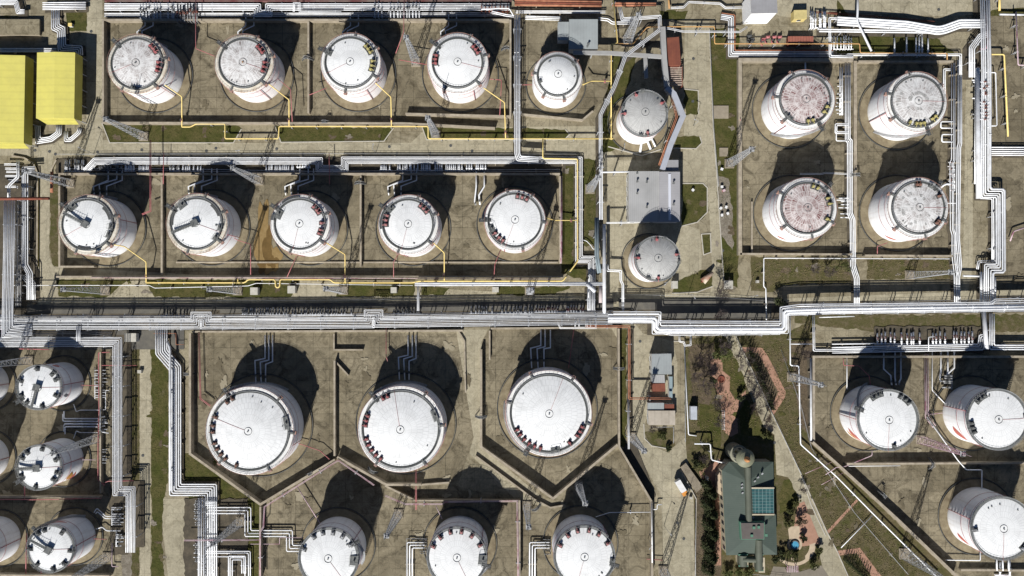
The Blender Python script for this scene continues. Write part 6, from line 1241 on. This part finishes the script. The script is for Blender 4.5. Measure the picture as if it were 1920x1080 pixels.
def leafy(name, x, y, label, h, r, mat, seed, n=700, leaf=.28, conical=False, group=None, low=0.1):
    rnd = random.Random(seed); b = P(x, y, 0); t = empty(name, b, label, 'tree' if h > 3 else 'shrub', group); tr = MB(); tr.tube([b, b+Vector((0,0,h*.8))], max(.06, r*.07), 6, r2=.03); tr.build('trunk', bark, t)
    cl = [(Vector((rnd.gauss(0,.42), rnd.gauss(0,.42), rnd.random())), rnd.uniform(.25,.5)) for _ in range(14)]
    m = MB(); vs = []; fs = []
    for i in range(n):
        if conical: z = low+(1-low)*rnd.random()**1.4; rr = r*(1-z)**.8*rnd.uniform(.55,1.05)*(1+.18*math.sin(z*37)); a = rnd.uniform(0, 6.28); p = Vector((rr*math.cos(a), rr*math.sin(a), z*h))
        else:
            c, q = rnd.choice(cl); e = Vector((rnd.gauss(0,1), rnd.gauss(0,1), rnd.gauss(0,1))).normalized()*q*rnd.uniform(.7,1.05); p = Vector(((c.x+e.x)*r*.8, (c.y+e.y)*r*.8, max(.05, (low+(1-low)*(.25+c.z*.55)+e.z*.3))*h))
        nrm = Vector((rnd.gauss(0,1), rnd.gauss(0,1), rnd.gauss(.6,1))).normalized(); u = nrm.orthogonal().normalized(); w_ = nrm.cross(u); s = leaf*rnd.uniform(.6,1.3)
        k = len(vs); p = b+p; vs += [p-u*s, p-w_*s*.5, p+u*s, p+w_*s*.5]; fs.append((k, k+1, k+2, k+3))
    m.add(vs, fs); m.build('crown', mat, t)
conif = M('dark_conifer_leaves', (0.026, 0.036, 0.014), .9, c2=(0.055,0.062,0.022), scale=.5); bush = M('olive_bush_leaves', (0.06,0.07,0.02), .9, c2=(0.10,0.10,0.035), scale=.8); brush = M('bright_shrub_leaves', (0.085,0.11,0.03), .9, c2=(0.13,.13,.05), scale=.8)
pos = ('topmost','second','third','fourth','fifth','sixth','seventh','eighth','lowest')
for k, (x, y, r) in enumerate(((1322,905,2.2),(1330,923,2.8),(1324,942,3.0),(1331,960,2.9),(1326,979,2.8),(1332,998,3.0),(1325,1018,3.0),(1330,1040,3.1),(1325,1062,2.9))):
    leafy('conifer', x, y, '%s dark conifer in the column west of the green office' % pos[k], 8, r, conif, 300+k, 1500, .3, True, 'dark conifers west of the green office')
for k, (x, y, h, r, mt, lab) in enumerate(((1572,500,7,2.6,bush,'green conifer in the shade at the foot of the corridor pipes'), (1455,565,6,3,conif,'dark bush beside the rack step at the road'), (1344,664,6,3.2,brush,'green bush at the north fringe of the park'), (1357,660,6,2.6,brush,'second green bush at the north fringe of the park'), (1332,712,5,1.8,conif,'dark round yew beside the round planter'), (1383,746,4,1.5,conif,'small dark yew between the two brick paths'),
    (1314,872,3,3.2,bush,'wide low shrub north of the ramp'), (1302,868,3,2.2,conif,'dark low shrub behind the ramp'), (1428,813,3,1.8,bush,'bush at the shaded corner north of the office'), (1440,816,3,1.6,bush,'second bush at the shaded corner north of the office'), (1362,1072,3,2.6,brush,'bright shrub bed at the bottom left of the office'), (1384,1070,3,2.6,brush,'bright shrub bed below the office porch'), (1402,1074,2.5,2,brush,'last bright shrub below the office porch'),
    (1464,1040,3,2.1,conif,'dark shrub left of the pool garden'), (1475,1034,3.2,2.3,bush,'olive shrub touching the pool garden'), (1452,1045,3,1.8,conif,'dark shrub at the office corner'), (1484,1038,3,1.8,bush,'shrub right below the pool'), (1503,1008,3,1.4,conif,'small dark shrub upper right of the pool'), (1477,955,3,1.8,bush,'shrub in the triangular lawn beside the office'), (1490,940,2.5,1.6,bush,'shrub at the right of the triangular lawn'), (1474,975,4,2.6,bush,'broad shrub north of the cream path'),
    (1498,975,4,2.4,M('brown_bush_leaves',(0.10,0.075,0.045),.95,c2=(.14,.11,.07),scale=.9),'brown shrub north of the cream path'), (1380,505,0,0,bush,''), (1252,839,2,1.3,conif,'small shrub at the tip of the kerbed bed'), (1240,815,2.5,2.4,bush,'thin shrub behind the beige hut'), (1352,600,0,0,bush,''), (1520,1055,3,2.2,bush,'shrub right of the pergola'), (1532,1030,3,1.8,bush,'shrub right of the curved cream path'), (1360,432,0,0,bush,''), (1390,1062,0,0,bush,''))):
    if h: leafy('shrub', x, y, lab, h, r, mt, 400+k, 520, .3, False, 'shrubs of the park')
for k in range(17):
    f = k/16; x, y = 1402+(1446-1402)*f, 658+(765-658)*f
    leafy('cypress', x, y, 'one of the small cypresses in a line along the sloping park road', 4.6, .75, conif, 500+k, 260, .17, True, 'cypress line along the sloping park road')
for k in range(12):
    f = k/11; leafy('cypress', 1583+(1625-1583)*f, 1046+(1085-1046)*f+2, 'one of the small cypresses inside the lowest brick loop', 4.2, .75, conif, 600+k, 240, .17, True, 'cypress line inside the lowest brick loop')
# grass tufts and weeds: nobody could count them
from mathutils.geometry import intersect_point_tri_2d
def inpoly(x, y, poly):
    c = False; n = len(poly)
    for i in range(n):
        x1, y1 = poly[i]; x2, y2 = poly[(i+1) % n]
        if (y1 > y) != (y2 > y) and x < (x2-x1)*(y-y1)/(y2-y1)+x1: c = not c
    return c
def tufts(name, polys, n, mat, seed, s0=.18, s1=.5):
    rnd = random.Random(seed); m = MB(); vs = []; fs = []; tot = 0
    bbs = [(min(p[0] for p in q), min(p[1] for p in q), max(p[0] for p in q), max(p[1] for p in q)) for q in polys]; ar = [(b[2]-b[0])*(b[3]-b[1]) for b in bbs]; S_ = sum(ar)
    for q, bb, a in zip(polys, bbs, ar):
        for _ in range(int(n*a/S_)):
            x, y = rnd.uniform(bb[0], bb[2]), rnd.uniform(bb[1], bb[3])
            if not inpoly(x, y, q) or noise.noise(Vector((x*.06, y*.06, seed))) < rnd.uniform(-.4,.25): continue
            p = P(x, y, 0)
            for k in range(3):
                a_ = rnd.uniform(0, 6.28); s = rnd.uniform(s0, s1)*.6; d = Vector((math.cos(a_), math.sin(a_), 0)); w_ = Vector((-d.y, d.x, 0))*s*.35; i = len(vs)
                vs += [p-w_, p+w_, p+d*s*.8+w_*.6+Vector((0,0,s*.8)), p+d*s*.8-w_*.6+Vector((0,0,s*.8))]; fs.append((i, i+1, i+2, i+3))
    m.add(vs, fs); m.build(name, mat, None, None, None, None, 'stuff')
park = [(1286,640),(1380,640),(1432,800),(1300,830)]; mead = [(1400,640),(1480,640),(1510,850),(1780,1080),(1595,1080),(1500,880)]
tufts('dry_grass', [park, mead, [(1408,487),(1597,487),(1597,530),(1408,540)], [(1626,488),(1782,488),(1782,522),(1626,522)], [(1304,900),(1350,900),(1350,1080),(1304,1080)]], 26000, M('dry_blade', (0.17,0.14,0.07), 1.0), 1, .2, .6)
tufts('grass', [park, mead, [(1332,60),(1385,60),(1384,520),(1357,520)], [(195,234),(440,236),(438,266),(206,266)], [(518,239),(738,241),(720,264),(530,265)], [(284,660),(316,700),(316,900),(284,1080)], [(1280,346),(1324,346),(1324,400),(1282,420)], [(1052,306),(1120,300),(1120,500),(1060,500)]], 20000, M('green_blade', (0.065,0.085,0.02), 1.0), 2, .15, .4)
tufts('weeds', [[(105,524),(560,526),(545,556),(110,556)], [(640,528),(1070,536),(1040,555),(640,556)], [(345,850),(488,945),(488,1000),(345,905)], [(245,660),(262,650),(262,1080),(245,1080)]], 5000, M('weed_blade', (0.10,0.095,0.04), 1.0), 3, .15, .4)

# manhole covers, wall stiles, hydrants, guard rails
rnd = random.Random(5)
for k, (x, y) in enumerate(((66,282),(93,284),(104,289),(183,285),(266,281),(387,283),(405,278),(519,279),(730,275),(845,273),(885,283),(268,854),(171,59),(1230,620),(1200,640),(1300,110),(1299,190),(1355,470),(1826,300),(1822,210),(1488,274),(1452,830),(1500,930),(272,980),(1270,980),(1282,1010),(1760,18),(1830,8))):
    b = P(x, y, 0); m = MB(); m.lathe(b, [(.55,.0),(.55,.09),(.01,.1)], 16, False); m.build('manhole_cover', dark, None, 'round dark manhole cover set in the concrete paving', 'manhole cover', 'manhole covers in the paving')
for k, (x, y, a, lab) in enumerate(((640,1,0,''),(1005,950,.6,'over the low wall below the V shaped wall'),(578,113,0,'over the divider between the second and third top row tanks'),(612,232,0,'over the wall south of the third top row tank'),(950,95,0,'over the east wall of the fourth top row tank'),(676,345,0,'over the divider between third and fourth tanks of row two'),(902,780,0,'over the long wall left of the rightmost big tank'),(585,885,.5,'over the angled wall between big tank and bottom row'),(700,880,2.6,'over the angled wall below the middle big tank'),(1160,690,0,'over the east wall of the rightmost big tank'),(1160,700,0,''),(1600,330,0,'over the pale wall beside the corridor pipes'),(1650,925,2.3,'over the long diagonal wall in the lower right'),(1740,868,1.57,'over the wall dividing the lower right tanks'),(356,700,0,'over the west wall of the leftmost big tank'))):
    if not lab: continue
    b = P(x, y, 0); t = empty('wall_stile', b, 'small steel stair '+lab, 'steps', 'steel steps over the bund walls'); u = Vector((math.cos(a), math.sin(a), 0)); v = Vector((-u.y, u.x, 0)); m = MB(); r_ = MB()
    for s_ in (-1, 1):
        for i in range(7): m.box(b+u*s_*(2.1-i*.22)+Vector((0,0,.35+i*.38)), (.26,.9,.06), a)
        for q in (-1, 1): r_.tube([b+u*s_*2.2+v*.45*q+Vector((0,0,1.0)), b+u*s_*.6+v*.45*q+Vector((0,0,3.6))], .05, 4); r_.tube([b+u*s_*.6+v*.45*q, b+u*s_*.6+v*.45*q+Vector((0,0,3.6))], .05, 4)
    m.box(b+Vector((0,0,2.95)), (1.3,.95,.08), a); m.build('treads', dark, t)
    for q in (-1, 1): r_.tube([b+u*.6+v*.45*q+Vector((0,0,3.6)), b-u*.6+v*.45*q+Vector((0,0,3.6))], .05, 4)
    r_.build('handrail', steel, t)
def guard(pxs, lab, mat=steel, h=1.1, step=2.2):
    q = [P(x, y, 0) for x, y in pxs]; t = empty('guard_rail', q[0], lab, 'railing', 'steel guard rails'); m = MB(); p_ = MB()
    for i in range(len(q)-1):
        d = q[i+1]-q[i]; n = max(1, int(d.length/step))
        for j in range(n+1): c = q[i]+d*j/n; p_.tube([c, c+Vector((0,0,h))], .05, 4)
    m.tube([c+Vector((0,0,h)) for c in q], .05, 4); m.tube([c+Vector((0,0,h*.5)) for c in q], .04, 4); m.build('rail', mat, t); p_.build('posts', mat, t)
guard([(110,290),(600,289),(1080,290)], 'rail on the road edge north of the second row rack'); guard([(60,566),(600,563),(1090,557)], 'rail along the road north of the longest rack'); guard([(1170,552),(1330,556),(1460,566)], 'rail beside the road south of the second grey tank')
guard([(1640,566),(1920,560)], 'rail along the shaded road at the right'); guard([(1330,60),(1337,240),(1346,350)], 'low rail at the west of the long green verge'); guard([(1380,640),(1450,782),(1500,887)], 'rail along the east kerb of the sloping park road')
guard([(1463,656),(1500,760),(1520,840),(1600,960),(1700,1075)], 'thin wire fence crossing the meadow right of the brick loop'); guard([(1284,828),(1283,640)], 'rail beside the white kerb of the park'); guard([(192,232),(330,233),(760,234)], 'rail on top of the verge south of the top row', h=.9)
guard([(1409,1075),(1440,1078),(1480,1082)], 'rail at the courtyard below the office'); guard([(1303,940),(1303,1078)], 'fence between the bottom road and the conifers'); guard([(1218,800),(1262,800),(1262,830)], 'rail around the bed south of the beige hut')
